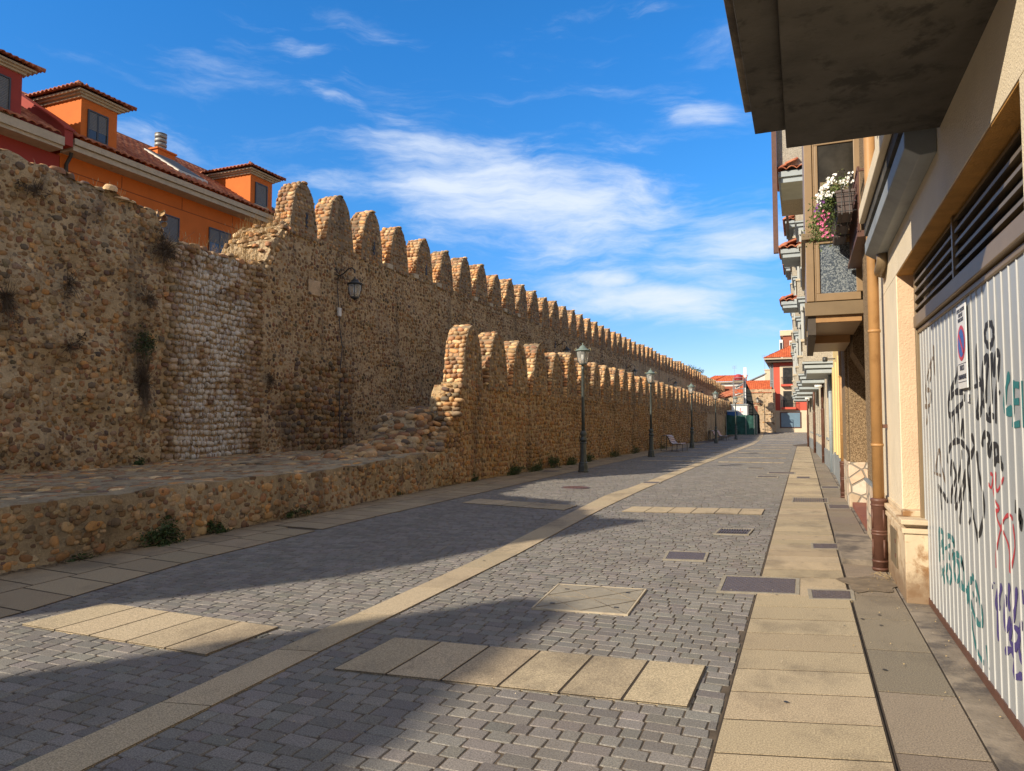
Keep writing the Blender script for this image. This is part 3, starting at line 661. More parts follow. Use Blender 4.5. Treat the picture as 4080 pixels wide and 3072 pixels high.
def merlon_row(parent, xf, ys_, z0, hw, H, th, hr, fx=None, fz=None):
    base = []
    for i, y in enumerate(ys_):
        if i < 14: o = merlon('merlon', hw * rng.uniform(.88, 1.09), H * rng.uniform(.94, 1.05), th, xf, y, z0, hr, False, None, parent=parent); base.append((o, y))
        else:
            s_, y_ = base[(i * 5 + i // 14) % 14]; o = s_.copy(); COL.objects.link(o); o.parent = parent; o.location = (float(fx(y)) - XT if fx else 0, y - y_, float(rng.uniform(-.07, .05)) - (float(fz(y)) if fz else 0)); o.rotation_euler = (0, 0, 0)
ty = [14.36 * KS, 15.87 * KS, 17.4 * KS, 18.92 * KS, 20.5 * KS, 22.08 * KS, 23.6 * KS, 25.05 * KS, 26.5 * KS, 28.0 * KS, 29.5 * KS]
while ty[-1] < 129: ty.append(ty[-1] + 1.86 + rng.uniform(-.03, .03))
merlon_row(wall, XT + .03, ty, 7.25, .70, 1.80, .64, .125, xtf, zdrop)
for i in (0, 2, 4): MB().box(XT + .02, XT + .05, ty[i] + .05, ty[i] + .14, 7.55, 8.05).build('arrow_slit', M['black'], wall)
for i in (3, 4, 5, 7, 8, 9, 10):
    yb = ty[i] - .72; MB().box(XT - .3, XT + .07, yb - .17, yb + .2, 7.28, 7.46).build('foot_block', M['fascia'], wall, bevel=.02)
MB().box(XT, XT + .06, 17.7, 18.28, 5.56, 6.04).build('pale_block', M['adobe'], wall, bevel=.03)

# ------------------------------------------------------------ low crenellated wall
low = thing('low_wall', 'lower cobblestone wall with pointed merlons rising from ruined steps beside the street', 'wall', (-8.5, 18, 0))
LT = [(15.2, .78), (15.95, .86), (16.32, 1.28), (16.6, 1.6), (16.86, 1.95), (17.05, 2.45), (17.25, 2.72), (100, 2.72)]
def lt(y): return IP(y, LT) + (.05 * math.sin(y * 9) if y < 17 else 0)
facegrid(17.2, 96, 330, 14, lambda y: IP(y, XF), lambda y: 2.72, -.2, .035, -9.1, 'wall_body', M['mortar3'], low)
facegrid(15.2, 17.2, 40, 12, lambda y: IP(y, XF) - .03, lt, .3, .05, -9.3, 'ruined_end', M['mortar3'], low)
S = Stones()
y, z, a, b = rows(15.0, 70, .05, 2.75, .135, .085, .16, .18, .2)
k = (rng.random(len(y)) < .88) & (z < np.array([lt(q) for q in y]) - .03) & ((y > 16.6) | (z > .6)); y, z, a, b = y[k], z[k], a[k], b[k]
S.add(np.stack([IP(y, XF) + bulge(y, z, .035), y, z], 1), (1, 0, 0), (0, 1, 0), (0, 0, 1), a, b, rng.uniform(.015, .045, len(y)), palcols(len(y), .78, PAL[:6] + [(.42, .23, .08)] * 3 + PAL[9:11]))
# ruin: tumbled rubble on the broken steps
y, z, a, b = rows(-9.2, -8.5, .85, 2.7, .13, .13, .32, .06)
S.add(np.stack([y, np.interp(z, [.86, 1.28, 1.6, 1.95, 2.45, 2.72], [15.9, 16.3, 16.55, 16.8, 17.0, 17.2]), z], 1), (0, -.9, .4), (1, 0, 0), (0, .4, .9), a, b, rng.uniform(.04, .1, len(y)), palcols(len(y), 1.05))
S.build('cobble_facing', M['stone'], low)
# rubble mound joining the ruin to the ledge
V = []; nyy, nxx = 34, 16
def mound(x, y):
    hz = float(np.interp(y, [12.6, 13.6, 15.0, 15.9, 16.1, 17.2, 19], [.70, .84, 1.05, 1.30, 1.80, 1.98, 1.98])); t = (-8.7 - x) / 2.2
    k = float(np.interp(t, [0, .12, .3, .75, 1], [.15, .7, 1, .95, 0])); return .66 + (hz - .66) * k + .05 * math.sin(y * 7 + x * 5)
for i in range(nyy + 1):
    yq = 12.6 + 6.2 * i / nyy
    for j in range(nxx + 1): xq = -8.7 - 2.4 * j / nxx; V.append((xq, yq, mound(xq, yq)))
F = [(i * (nxx + 1) + j, (i + 1) * (nxx + 1) + j, (i + 1) * (nxx + 1) + j + 1, i * (nxx + 1) + j + 1) for i in range(nyy) for j in range(nxx)]
MB().add(V, F).build('rubble_fill', M['mortar'], low)
S = Stones(); n = 620; xx, yy = rng.uniform(-11.0, -8.65, n), rng.uniform(12.7, 18.6, n); zz = np.array([mound(a_, b_) for a_, b_ in zip(xx, yy)]); sz = rng.uniform(.05, .13, n)
S.add(np.stack([xx, yy, zz], 1), (.1, -.4, .9), (1, 0, 0), (0, .9, .4), sz * 1.35, sz * .8, sz * rng.uniform(.4, .9, n), palcols(n, .95)); S.build('rubble_stones', M['stone'], low)
ly = [17.92, 19.72, 21.55, 23.42, 25.25, 27.1]
while ly[-1] < 94: ly.append(ly[-1] + 1.84 + rng.uniform(-.04, .04))
merlon_row(low, -8.47, ly, 2.58, .69, 1.74, .60, .12)
# ------------------------------------------------------------ tiled roofs, windows
def tile_roof(name, O, Wv, Sv, mat, parent=None, li=0., ri=0., pitch=.27, amp=.07, row=.42):
    O, Wv, Sv = (np.array(q, float) for q in (O, Wv, Sv)); Wl = np.linalg.norm(Wv); Sl = np.linalg.norm(Sv)
    N = np.cross(Wv, Sv); N /= np.linalg.norm(N); N *= (1 if N[2] > 0 else -1)
    nb = max(2, int(round(Wl / pitch))); nw = nb * 6; nr = max(2, int(round(Sl / row))); ts = []
    for r in range(nr): ts += [r / nr, (r + .96) / nr]
    ts.append(1.0); V = []
    for j, t in enumerate(ts):
        lo, hi = li * t, 1 - ri * t
        lift = .03 * (1 - (t * nr) % 1) if t < 1 else 0
        for i in range(nw + 1):
            s = i / nw; s2 = min(max(s, lo), hi); ph = s * nb * math.pi
            h = amp * (abs(math.sin(ph)) ** .8) + lift
            V.append(O + Wv * s2 + Sv * t + N * h)
    c = nw + 1; F = [(j * c + i, j * c + i + 1, (j + 1) * c + i + 1, (j + 1) * c + i) for j in range(len(ts) - 1) for i in range(nw)]
    o = MB().add(V, F).build(name, mat, parent, smooth=True)
    md = o.modifiers.new('solid', 'SOLIDIFY'); md.thickness = .03; md.offset = -1; return o
def win_x(parent, xf, y0, y1, z0, z1, sx, shut=1.0, reveal=.08, fm='shutframe'):
    """window on a wall whose face is the plane x=xf, outward sx; shutter covers the top part"""
    d = sx
    f = MB()
    for a in ((y0, y1, z1 - .05, z1), (y0, y1, z0, z0 + .05), (y0, y0 + .05, z0 + .05, z1 - .05), (y1 - .05, y1, z0 + .05, z1 - .05)): f.box(*sorted((xf + d * .045, xf - d * .02)), a[0], a[1], a[2], a[3])
    if shut < 1: f.box(*sorted((xf + d * .03, xf)), (y0 + y1) / 2 - .03, (y0 + y1) / 2 + .03, z0 + .05, z1 - .05)
    w_ = f.build('window', M[fm], parent)
    zs = z1 - .05 - (z1 - z0 - .1) * shut
    if shut > 0:
        s = MB(); z = zs
        while z < z1 - .06:
            s.prism([(xf + d * .008, z), (xf + d * .022, z + .012), (xf + d * .022, z + .038), (xf + d * .008, z + .05)], 'y', y0 + .05, y1 - .05); z += .05
        s.build('shutter', M['shutter'], w_)
    if shut < 1: MB().box(*sorted((xf + d * .004, xf + d * .012)), y0 + .05, y1 - .05, z0 + .05, zs).build('pane', M['pane'], w_)
    return w_
def hip_dormer(parent, xf, xb, y0, y1, z0, z1, wallmat, win, sh):
    MB().box(xb, xf, y0, y1, z0, z1).build('dormer_wall', M[wallmat], parent)
    e = MB()
    for k, (o, za, zb) in enumerate(((.08, z1 + .0, z1 + .07), (.17, z1 + .07, z1 + .13), (.27, z1 + .13, z1 + .19))): e.box(xb, xf + o, y0 - o, y1 + o, za, zb)
    e.build('dormer_cornice', M['fascia'], parent)
    ov = .42; zt = z1 + .2; ym = (y0 + y1) / 2; hw = (y1 - y0) / 2 + ov; rise = hw * .42
    tile_roof('dormer_roof', (xf + ov, y0 - ov, zt), (0, 2 * hw, 0), (-hw, 0, rise), M['tile'], parent, .5, .5, .2)
    tile_roof('dormer_roof', (xb, y0 - ov, zt), (xf + ov - xb, 0, 0), (0, hw, rise), M['tile'], parent, 0, hw / (xf + ov - xb), .2)
    tile_roof('dormer_roof', (xf + ov, y1 + ov, zt), (xb - xf - ov, 0, 0), (0, -hw, rise), M['tile'], parent, hw / (xf + ov - xb), 0, .2)
    t = MB(); 
    for cy in (y0 - ov, y1 + ov): t.tube([(xf + ov, cy, zt + .05), (xf + ov - hw, ym, zt + rise + .06)], .07, 8)
    t.tube([(xf + ov - hw, ym, zt + rise + .06), (xb, ym, zt + rise + .06)], .07, 8); t.lathe([(.05, 0), (.06, .08), (.02, .16)], (xf + ov - hw, ym, zt + rise + .08), 8)
    t.build('ridge_tiles', M['tile'], parent, smooth=True)
    win_x(parent, xf, win[0], win[1], win[2], win[3], 1, sh)
    MB().box(xf, xf + .06, win[0] - .08, win[1] + .08, win[2] - .06, win[2]).build('sill', M['fascia'], parent)
xw = -22.6
oh = thing('orange_house', 'orange rendered house with clay tile roof and two dormers rising behind the tall wall', 'house', (xw, 21, 0))
MB().box(-33, xw, 15.8, 26.6, 0, 10.55).build('wall', M['orange'], oh)
gm = MB().box(xw, xw + .004, 15.8, 26.6, 10.02, 10.05)
for y in (18.1, 20.8, 23.5): gm.box(xw, xw + .004, y, y + .03, 10.05, 10.5)
gm.build('render_groove', M['orangedk'], oh)
MB().box(xw, -21.98, 15.8, 26.6, 10.55, 10.66).box(-22.3, -21.98, 15.8, 26.6, 10.66, 10.72).box(-22.04, -21.9, 15.8, 26.6, 10.74, 10.94).build('eave', M['fascia'], oh)
tile_roof('roof', (-21.86, 15.85, 10.98), (0, 10.8, 0), (-4.3, 0, 2.62), M['tile'], oh)
tile_roof('roof', (-30.5, 15.85, 10.98), (0, 10.8, 0), (4.3, 0, 2.62), M['tile'], oh)
MB().tube([(-26.18, 15.85, 13.62), (-26.18, 26.6, 13.62)], .1, 8).build('ridge_tiles', M['tile'], oh, True)
MB().prism([(-21.9, 10.9), (-26.2, 13.55), (-30.5, 10.9)], 'y', 26.3, 26.58).build('gable', M['orange'], oh)
hip_dormer(oh, -22.15, -25.8, 16.15, 17.5, 10.95, 12.5, 'orange', (16.38, 17.14, 11.2, 12.2), .68)
hip_dormer(oh, -22.15, -25.8, 24.05, 25.42, 11.0, 12.5, 'orange', (24.33, 25.09, 11.25, 12.24), 1)
win_x(oh, xw + .004, 19.3, 20.68, 8.2, 9.66, 1, 1); win_x(oh, xw + .004, 22.2, 23.4, 8.3, 9.72, 1, .42)
ch = MB().box(-25.6, -24.9, 21.6, 22.5, 12.4, 13.15).box(-25.66, -24.84, 21.54, 22.56, 13.15, 13.22).build('chimney', M['orange'], oh)
q = MB()
for k in range(4): q.lathe([(.21, 0), (.245, .03), (.245, .13), (.21, .16)], (-25.25, 22.05, 13.22 + k * .19), 18)
q.lathe([(.25, 0), (.05, .08)], (-25.25, 22.05, 13.98), 18); q.build('chimney_cowl', M['zinc'], ch, True)
MB().lathe([(.17, 0), (.17, .78)], (-25.25, 22.05, 13.2), 12).build('cowl_core', M['black'], ch)
def onroof(x, y, h): return (x, y, 10.98 + (-21.86 - x) * 2.62 / 4.3 + h)
sk = MB().hexa([onroof(-22.6, 20.6, .03), onroof(-22.6, 22.1, .03), onroof(-24.5, 22.1, .03), onroof(-24.5, 20.6, .03)], [onroof(-22.6, 20.6, .16), onroof(-22.6, 22.1, .16), onroof(-24.5, 22.1, .16), onroof(-24.5, 20.6, .16)]).build('skylight', M['lightmetal'], oh)
MB().hexa([onroof(-22.7, 20.75, .15), onroof(-22.7, 22.0, .15), onroof(-24.4, 22.0, .15), onroof(-24.4, 20.75, .15)], [onroof(-22.7, 20.75, .175), onroof(-22.7, 22.0, .175), onroof(-24.4, 22.0, .175), onroof(-24.4, 20.75, .175)]).build('pane', M['skyglass'], sk)
sk = MB().hexa([onroof(-22.5, 25.5, .03), onroof(-22.5, 26.4, .03), onroof(-23.6, 26.4, .03), onroof(-23.6, 25.5, .03)], [onroof(-22.5, 25.5, .14), onroof(-22.5, 26.4, .14), onroof(-23.6, 26.4, .14), onroof(-23.6, 25.5, .14)]).build('skylight', M['skyglass'], oh)
MB().tube([(xw + .35, 15.95, 10.7), (xw + .3, 15.95, 10.45), (xw + .1, 15.95, 10.2), (xw + .1, 15.95, 0)], .06, 8).build('drainpipe', M['lampblack'], oh, True)
rh = thing('red_house', 'dark red rendered house with clay tile roof beside the orange house', 'house', (xw, 12, 0))
MB().box(-33, xw, 4, 15.78, 0, 10.45).build('wall', M['redhouse'], rh)
MB().box(xw, -21.98, 4, 15.45, 10.45, 10.56).box(-22.04, -21.9, 4, 15.45, 10.56, 10.84).build('eave', M['fascia'], rh)
tile_roof('roof', (-21.86, 4, 10.86), (0, 11.3, 0), (-4.3, 0, 2.62), M['tile'], rh)
MB().prism([(-21.92, 10.62), (-21.92, 11.12), (-22.3, 11.42), (-26.2, 13.85), (-26.2, 10.6)], 'y', 15.45, 15.74).build('parapet', M['redhouse'], rh)
MB().prism([(-21.88, 11.12), (-21.88, 11.18), (-22.3, 11.49), (-26.2, 13.92), (-26.2, 13.85), (-22.3, 11.42)], 'y', 15.4, 15.78).build('parapet_coping', M['redhouse'], rh)
hip_dormer(rh, -22.15, -25.8, 12.5, 14.2, 10.8, 12.36, 'redhouse', (12.85, 13.85, 11.0, 12.1), 1)

# ------------------------------------------------------------ garage building, gate, sign
gb = thing('garage_building', 'cream plastered building with concrete balcony slab above a louvred garage opening', 'building', (1.2, 6, 0))
MB().box(.85, 2.2, 1.5, 9.3, 3.02, 9).build('upper_wall', M['cream'], gb)
MB().box(.85, 2.2, 7.65, 9.3, .7, 3.02).build('pilaster', M['cream'], gb, bevel=.008)
MB().box(.85, 2.2, 1.5, 3.44, 0, 3.02).build('pilaster', M['cream'], gb, bevel=.008)
MB().box(.857, 1.06, 7.644, 7.65, .78, 3.015).build('peach_jamb', M['peach'], gb)
MB().box(.855, 1.3, 3.44, 7.65, 3.008, 3.02).build('opening_soffit', M['ochre'], gb)
MB().box(.82, 1.3, 7.28, 9.3, 0, .62).build('plinth', M['plinth'], gb, bevel=.01)
MB().box(.80, 1.3, 7.26, 9.32, .62, .665).box(.83, 1.3, 7.32, 9.3, .665, .70).box(.79, 1.3, 7.24, 9.34, .70, .745).box(.835, 1.3, 7.5, 9.3, .745, .80).build('plinth_moulding', M['plinth'], gb, bevel=.008)
mdz = MB().box(.808, .82, 7.85, 8.35, .2, .56).build('meter_door', M['bronze_dk'], gb, bevel=.006)
build_each(MB().box(.802, .808, 7.88, 7.91, .3, .34).box(.802, .808, 7.88, 7.91, .44, .48), 'hinge', M['iron'], mdz)
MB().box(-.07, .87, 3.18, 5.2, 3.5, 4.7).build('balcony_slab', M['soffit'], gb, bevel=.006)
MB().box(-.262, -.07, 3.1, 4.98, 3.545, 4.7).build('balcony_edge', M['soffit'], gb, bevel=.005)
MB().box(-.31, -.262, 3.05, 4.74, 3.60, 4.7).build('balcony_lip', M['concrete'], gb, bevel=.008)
MB().box(.60, .655, 5.3, 8.42, 3.74, 3.90).build('cornice', M['cream'], gb, bevel=.01)
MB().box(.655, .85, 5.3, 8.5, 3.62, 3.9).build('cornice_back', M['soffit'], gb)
MB().prism([(.66, 3.55), (.85, 3.61), (.85, 3.38), (.75, 3.37), (.66, 3.43)], 'y', 5.3, 8.55).build('gutter_box', M['greyplinth'], gb, bevel=.006)
MB().tube([(.80, 8.3, 3.40), (.80, 8.3, 3.3), (.79, 8.38, 3.25), (.80, 8.6, 3.24), (.86, 8.7, 3.24)], .055, 12).build('gutter_elbow', M['bronze'], gb, True)
gd = thing('garage_gate', 'white ribbed metal garage gate covered in graffiti tags', 'gate', (1.02, 5.5, 0))
MB().box(1.0, 1.04, 3.3, 7.42, .05, 2.42).build('gate_panel', M['gate'], gd)
q = MB(); y = 3.45
while y < 7.4:
    q.add([(1.0, y - .009, .05), (.9945, y - .004, .05), (.9945, y + .004, .05), (1.0, y + .009, .05), (1.0, y - .009, 2.42), (.9945, y - .004, 2.42), (.9945, y + .004, 2.42), (1.0, y + .009, 2.42)], [(0, 1, 5, 4), (1, 2, 6, 5), (2, 3, 7, 6)]); y += .15
q.build('ribs', M['ribw'], gd)
MB().box(.975, 1.05, 7.42, 7.50, 0, 3.0).build('gate_jamb', M['bronze'], gd, bevel=.006)
MB().box(.955, 1.06, 3.3, 7.42, 2.47, 2.58).box(.985, 1.06, 3.3, 7.42, 2.42, 2.462).build('transom', M['bronze'], gd, bevel=.008)
MB().box(.992, 1.03, 3.3, 7.42, .01, .07).build('rusty_threshold', M['iron'], gd)
q = MB()
for k in range(5):
    z = 2.63 + k * .082
    for ya, yb in ((3.35, 5.53), (5.57, 7.42)): q.prism([(.968, z), (.968, z + .022), (1.03, z + .052), (1.03, z + .030)], 'y', ya, yb)
q.build('louvre', M['bronze_dk'], gd)
MB().box(.958, .99, 5.53, 5.57, 2.58, 3.0).build('mullion', M['bronze'], gd)
MB().box(1.12, 1.16, 3.3, 7.65, 2.4, 3.01).build('dark_interior', M['black'], gd)
def ribbon(mb, pts, x, wdt):
    if len(pts) > 2:
        P = [np.array(p) for p in pts]; out = []
        for i in range(len(P) - 1):
            p0, p1, p2, p3 = P[max(i - 1, 0)], P[i], P[i + 1], P[min(i + 2, len(P) - 1)]
            for t in (0, .25, .5, .75): out.append(.5 * ((2 * p1) + (-p0 + p2) * t + (2 * p0 - 5 * p1 + 4 * p2 - p3) * t * t + (-p0 + 3 * p1 - 3 * p2 + p3) * t ** 3))
        P = out + [P[-1]]
    else: P = [np.array(p) for p in pts]
    V = []
    for i, p in enumerate(P):
        d = P[min(i + 1, len(P) - 1)] - P[max(i - 1, 0)]; d = d / (np.linalg.norm(d) + 1e-9); n = np.array([-d[1], d[0]]); w_ = wdt / 2 * (1 + .25 * math.sin(i * 1.3)) * (.6 if i in (0, len(P) - 1) else 1)
        V += [(x, *(p + n * w_)), (x, *(p - n * w_))]
    mb.add(V, [(2 * i, 2 * i + 1, 2 * i + 3, 2 * i + 2) for i in range(len(P) - 1)])
black = [[(4.7,2.1),(4.72,2.07),(4.76,2.05),(4.81,2.04),(4.86,2.06),(4.9,2.09),(4.91,2.12),(4.89,2.15),(4.85,2.17),(4.79,2.17),(4.74,2.16),(4.71,2.13),(4.7,2.1)],[(5.12,2.09),(5.16,1.91),(5.11,1.79),(5.19,1.64),(5.07,1.68),(5.03,1.81),(5.08,1.88)],[(5.23,1.83),(5.06,1.84)],[(4.95,1.97),(5.01,1.88),(4.96,1.77),(5.01,1.7)],[(4.97,1.96),(4.85,1.99),(4.9,1.85),(4.94,1.72)],[(4.86,1.93),(4.75,1.99),(4.8,1.86),(4.8,1.73),(4.86,1.66),(4.76,1.64)],[(4.73,1.86),(4.68,1.98),(4.59,1.97),(4.65,1.85),(4.7,1.74),(4.72,1.6)],[(4.95,1.65),(4.87,1.62),(4.8,1.65)],[(4.62,1.78),(4.61,1.76)],[(5.71,1.99),(5.79,1.92),(6.04,1.82),(6.11,1.73),(6.07,1.66),(5.8,1.7),(5.57,1.75),(5.59,1.81),(5.84,1.82),(6.05,1.78)],[(6.0,1.66),(6.04,1.52),(6.0,1.48)],[(5.86,1.67),(5.9,1.56),(5.86,1.51)],[(5.76,1.7),(5.72,1.58),(5.7,1.52),(5.6,1.62),(5.59,1.5)],[(6.2,1.3),(6.17,1.38),(6.03,1.45),(5.8,1.48),(5.62,1.46),(5.46,1.41),(5.42,1.29),(5.48,1.09)],[(6.11,1.21),(6.06,1.32),(5.96,1.28),(5.91,1.22),(6.09,1.1),(6.12,1.01)],[(5.69,1.42),(5.74,1.31),(5.88,1.17),(6.0,1.03)],[(5.56,1.29),(5.69,1.19),(5.84,1.06),(5.98,0.99)],[(5.57,1.23),(5.67,1.13),(5.79,0.99),(5.83,0.9)],[(5.36,1.53),(5.29,1.45),(5.5,1.33),(5.47,1.17),(5.41,1.04),(5.3,0.91),(5.26,0.85)],[(5.22,1.43),(5.19,1.31),(5.11,1.2),(5.08,1.08),(5.19,0.94),(5.28,0.89)],[(5.53,0.94),(5.47,0.98)],[(5.07,1.46),(5.04,1.52),(4.94,1.54),(4.88,1.51),(4.94,1.45),(4.9,1.42),(4.82,1.48),(4.77,1.41),(4.82,1.38)],[(4.83,1.46),(4.72,1.48),(4.67,1.41),(4.6,1.35)],[(4.8,1.37),(4.73,1.4),(4.63,1.41)],[(6.66,1.1),(6.47,1.06),(6.25,1.01)],[(6.58,1.09),(6.53,0.92)],[(4.37,1.21),(4.38,1.14)],[(4.29,1.17),(4.32,1.12),(4.27,1.12),(4.31,1.07)]]
brown = [[(7.16,1.59),(7.04,1.72),(7.16,1.86),(7.03,2.0),(6.82,2.11),(6.7,2.14)],[(7.23,1.75),(6.94,1.76),(6.87,1.87),(7.1,1.89)],[(6.95,1.95),(6.85,1.99),(6.83,2.08)],[(6.66,2.24),(6.67,2.12),(6.64,1.99)],[(6.77,1.19),(6.66,1.32),(6.53,1.39),(6.47,1.27),(6.37,1.18),(6.3,1.14)],[(6.82,1.19),(6.52,1.19)]]
red = [[(4.95,1.25),(4.88,1.23),(4.83,1.3),(4.89,1.31)],[(4.76,1.33),(4.77,1.24),(4.72,1.23),(4.59,1.31)],[(4.84,1.23),(4.79,1.16),(4.71,1.13),(4.79,1.11),(4.81,1.17)],[(4.77,1.12),(4.76,1.06),(4.6,0.99),(4.53,0.93),(4.54,0.81)],[(4.44,1.1),(4.49,1.12),(4.6,1.09),(4.69,1.02),(4.81,0.88),(4.83,0.78)],[(4.44,1.08),(4.42,0.96),(4.53,0.81)]]
teal = [[(4.4,1.86),(4.47,1.79),(4.52,1.67),(4.36,1.67)],[(4.32,1.82),(4.37,1.58)],[(4.34,1.8),(4.23,1.79)],[(4.36,1.71),(4.24,1.71)],[(4.37,1.59),(4.24,1.6)],[(4.18,1.81),(4.19,1.58)]]
teal2 = [[(6.68,0.75),(6.7,0.6),(6.7,0.48)],[(6.68,0.75),(6.49,0.74),(6.53,0.69)],[(6.65,0.61),(6.51,0.68),(6.55,0.57)],[(6.46,0.67),(6.51,0.53)],[(6.34,0.74),(6.22,0.76),(6.06,0.74),(6.09,0.71)],[(6.32,0.73),(6.31,0.63),(6.25,0.58)],[(6.44,0.63),(6.23,0.69)],[(6.1,0.67),(6.17,0.61),(6.05,0.65),(5.92,0.67),(5.8,0.65),(5.75,0.59)],[(6.65,0.45),(6.57,0.43),(6.49,0.35)],[(6.64,0.38),(6.46,0.49)],[(6.35,0.53),(6.42,0.44),(6.28,0.4),(6.2,0.49),(6.31,0.53)],[(6.06,0.62),(6.1,0.52),(6.0,0.47),(5.9,0.53),(5.93,0.61),(6.04,0.62)],[(5.84,0.64),(5.9,0.53),(5.77,0.46),(5.73,0.57),(5.8,0.65)],[(5.91,0.46),(5.67,0.47),(5.65,0.39)],[(5.49,0.59),(5.59,0.53),(5.58,0.46),(5.5,0.39),(5.37,0.34),(5.25,0.36),(5.22,0.42),(5.31,0.52),(5.4,0.59),(5.48,0.61)],[(5.48,0.51),(5.45,0.48)],[(5.4,0.49),(5.38,0.47)]]
teal3 = [[(5.66,0.51),(5.57,0.39),(5.52,0.25),(5.4,0.15),(5.23,0.13)],[(5.15,0.26),(5.1,0.13)]]
purple = [[(4.72,0.71),(4.77,0.64),(4.84,0.52),(4.84,0.37)],[(4.8,0.66),(4.86,0.6),(4.85,0.55),(4.77,0.59)],[(4.63,0.67),(4.69,0.55),(4.65,0.48),(4.56,0.57)],[(4.55,0.75),(4.58,0.67),(4.57,0.6)],[(4.41,0.76),(4.45,0.65),(4.51,0.56),(4.58,0.45),(4.47,0.44),(4.4,0.53),(4.49,0.54)],[(4.31,0.77),(4.3,0.7)],[(4.7,0.35),(4.57,0.4),(4.51,0.37),(4.52,0.28),(4.37,0.33)],[(4.34,0.61),(4.41,0.46),(4.36,0.39)],[(4.96,0.68),(4.94,0.64)],[(4.89,0.69),(4.89,0.68)]]
for nm, L, mt, wd in (('black', black, 'g_black', .042), ('brown', brown, 'g_brown', .036), ('red', red, 'g_red', .02), ('teal', teal, 'g_teal', .05), ('teal', teal2, 'g_teal', .042), ('teal', teal3, 'g_teal', .04), ('purple', purple, 'g_purple', .04)):
    for k, st in enumerate(L): q = MB(); ribbon(q, st, .9975 - .0002 * (k % 5), wd); q.build('graffiti_stroke', M[mt], gd)
RX = Matrix(((0, 0, -1), (-1, 0, 0), (0, 1, 0)))
def text_x(name, s, x, yc, zc, size, mat, parent, wscale=1.0, bold=0.0):
    cu = bpy.data.curves.new(name, 'FONT'); cu.body = s; cu.size = size; cu.align_x = 'CENTER'; cu.align_y = 'CENTER'; cu.extrude = .0006; cu.offset = bold; cu.space_line = .95
    o = bpy.data.objects.new(name, cu); COL.objects.link(o); bpy.context.view_layer.update()
    me = bpy.data.meshes.new_from_object(o.evaluated_get(bpy.context.evaluated_depsgraph_get())); COL.objects.unlink(o); bpy.data.objects.remove(o)
    r = RX.to_4x4(); me.transform(Matrix.Diagonal((wscale, 1, 1, 1))); me.transform(r); off = Vector((0, 0, 0)); p = parent
    while p is not None: off += p.location; p = p.parent
    me.transform(Matrix.Translation(Vector((x, yc, zc)) - off)); me.materials.clear(); me.materials.append(mat)
    m2 = bpy.data.objects.new(name, me); COL.objects.link(m2); m2.parent = parent; return m2
sg = thing('no_parking_sign', 'white no parking plate with blue and red disc fixed on the ribbed gate', 'sign', (.98, 5.46, 2.1))
MB().box(.978, .986, 5.32, 5.60, 1.83, 2.38).build('sign_plate', M['signw'], sg, bevel=.002)
def disc(r, x, y, z, n=40): return [(x, y + r * math.cos(2 * math.pi * i / n), z + r * math.sin(2 * math.pi * i / n)) for i in range(n)]
MB().add(disc(.118, .9765, 5.46, 2.13), [tuple(range(40))]).build('red_ring', M['signred'], sg)
MB().add(disc(.092, .9755, 5.46, 2.13), [tuple(range(40))]).build('blue_disc', M['signblue'], sg)
MB().add([(.9745, 5.46 + .075, 2.13 + .055), (.9745, 5.46 + .055, 2.13 + .075), (.9745, 5.46 - .075, 2.13 - .055), (.9745, 5.46 - .055, 2.13 - .075)], [(0, 1, 2, 3)]).build('red_bar', M['signred'], sg)
text_x('sign_lettering', 'AYTO. DE LEON\nPASO DE\nVEHICULOS', .9765, 5.46, 2.315, .034, M['ink'], sg, .95, .0006)
text_x('sign_lettering', 'VADO', .9765, 5.46, 1.965, .05, M['ink'], sg, .95, .001); text_x('sign_lettering', 'PERMANENTE', .9765, 5.46, 1.905, .043, M['ink'], sg, .92, .0008)
MB().box(.9768, .978, 5.335, 5.585, 1.992, 1.996).box(.9768, .978, 5.335, 5.585, 1.872, 1.876).build('sign_rule', M['ink'], sg)
tag(MB().box(.984, .987, 5.34, 5.385, 1.74, 1.80).build('sticker', M['signw']), 'tiny white sticker stuck on the gate just below the parking plate', 'sticker')

# drainpipes
def drainpipe(name, label, x, y, zt, r, mat, bh, bmat, grp):
    t = thing(name, label, 'drainpipe', (x, y, 0), grp)
    MB().tube([(x, y, bh - .05), (x, y, zt)], r, 14).lathe([(r * 1.12, 0), (r * 1.12, .03)], (x, y, 1.35), 14).lathe([(r * 1.12, 0), (r * 1.12, .03)], (x, y, 2.6), 14).build('pipe', M[mat], t, True)
    MB().box(x - .02, x + .14, y - .015, y + .015, 1.55, 1.59).build('clamp', M['iron'], t)
    if bh > .1:
        b = MB(); rb = r * 1.35; b.lathe([(rb, 0), (rb, bh * .96), (rb * 1.08, bh * .97), (rb * 1.08, bh), (rb * .8, bh + .01)], (x, y, 0), 18)
        for z in (.02, bh * .13, bh * .5, bh * .54, bh * .9): b.lathe([(rb * 1.0, 0), (rb * 1.07, .008), (rb * 1.07, .018), (rb, .026)], (x, y, z), 18)
        for k in range(4):
            a = k * math.pi / 2 + .5
            for (za, zb) in ((bh * .2, bh * .45), (bh * .6, bh * .86)): b.tube([(x + rb * 1.0 * math.cos(a), y + rb * math.sin(a), za), (x + rb * math.cos(a), y + rb * math.sin(a), zb)], .012, 6)
        b.build('cast_boot', M[bmat], t, True)
    return t
drainpipe('drainpipe', 'ochre drainpipe with brown cast boot nearest the gate, between cream pilaster and brown pebbledash', .745, 8.75, 7, .058, 'pipe', .78, 'iron', 'drainpipes')
drainpipe('drainpipe', 'second ochre drainpipe with brown cast boot, at the end of the brown building', .79, 16.95, 3.3, .058, 'pipe', .78, 'iron', 'drainpipes')
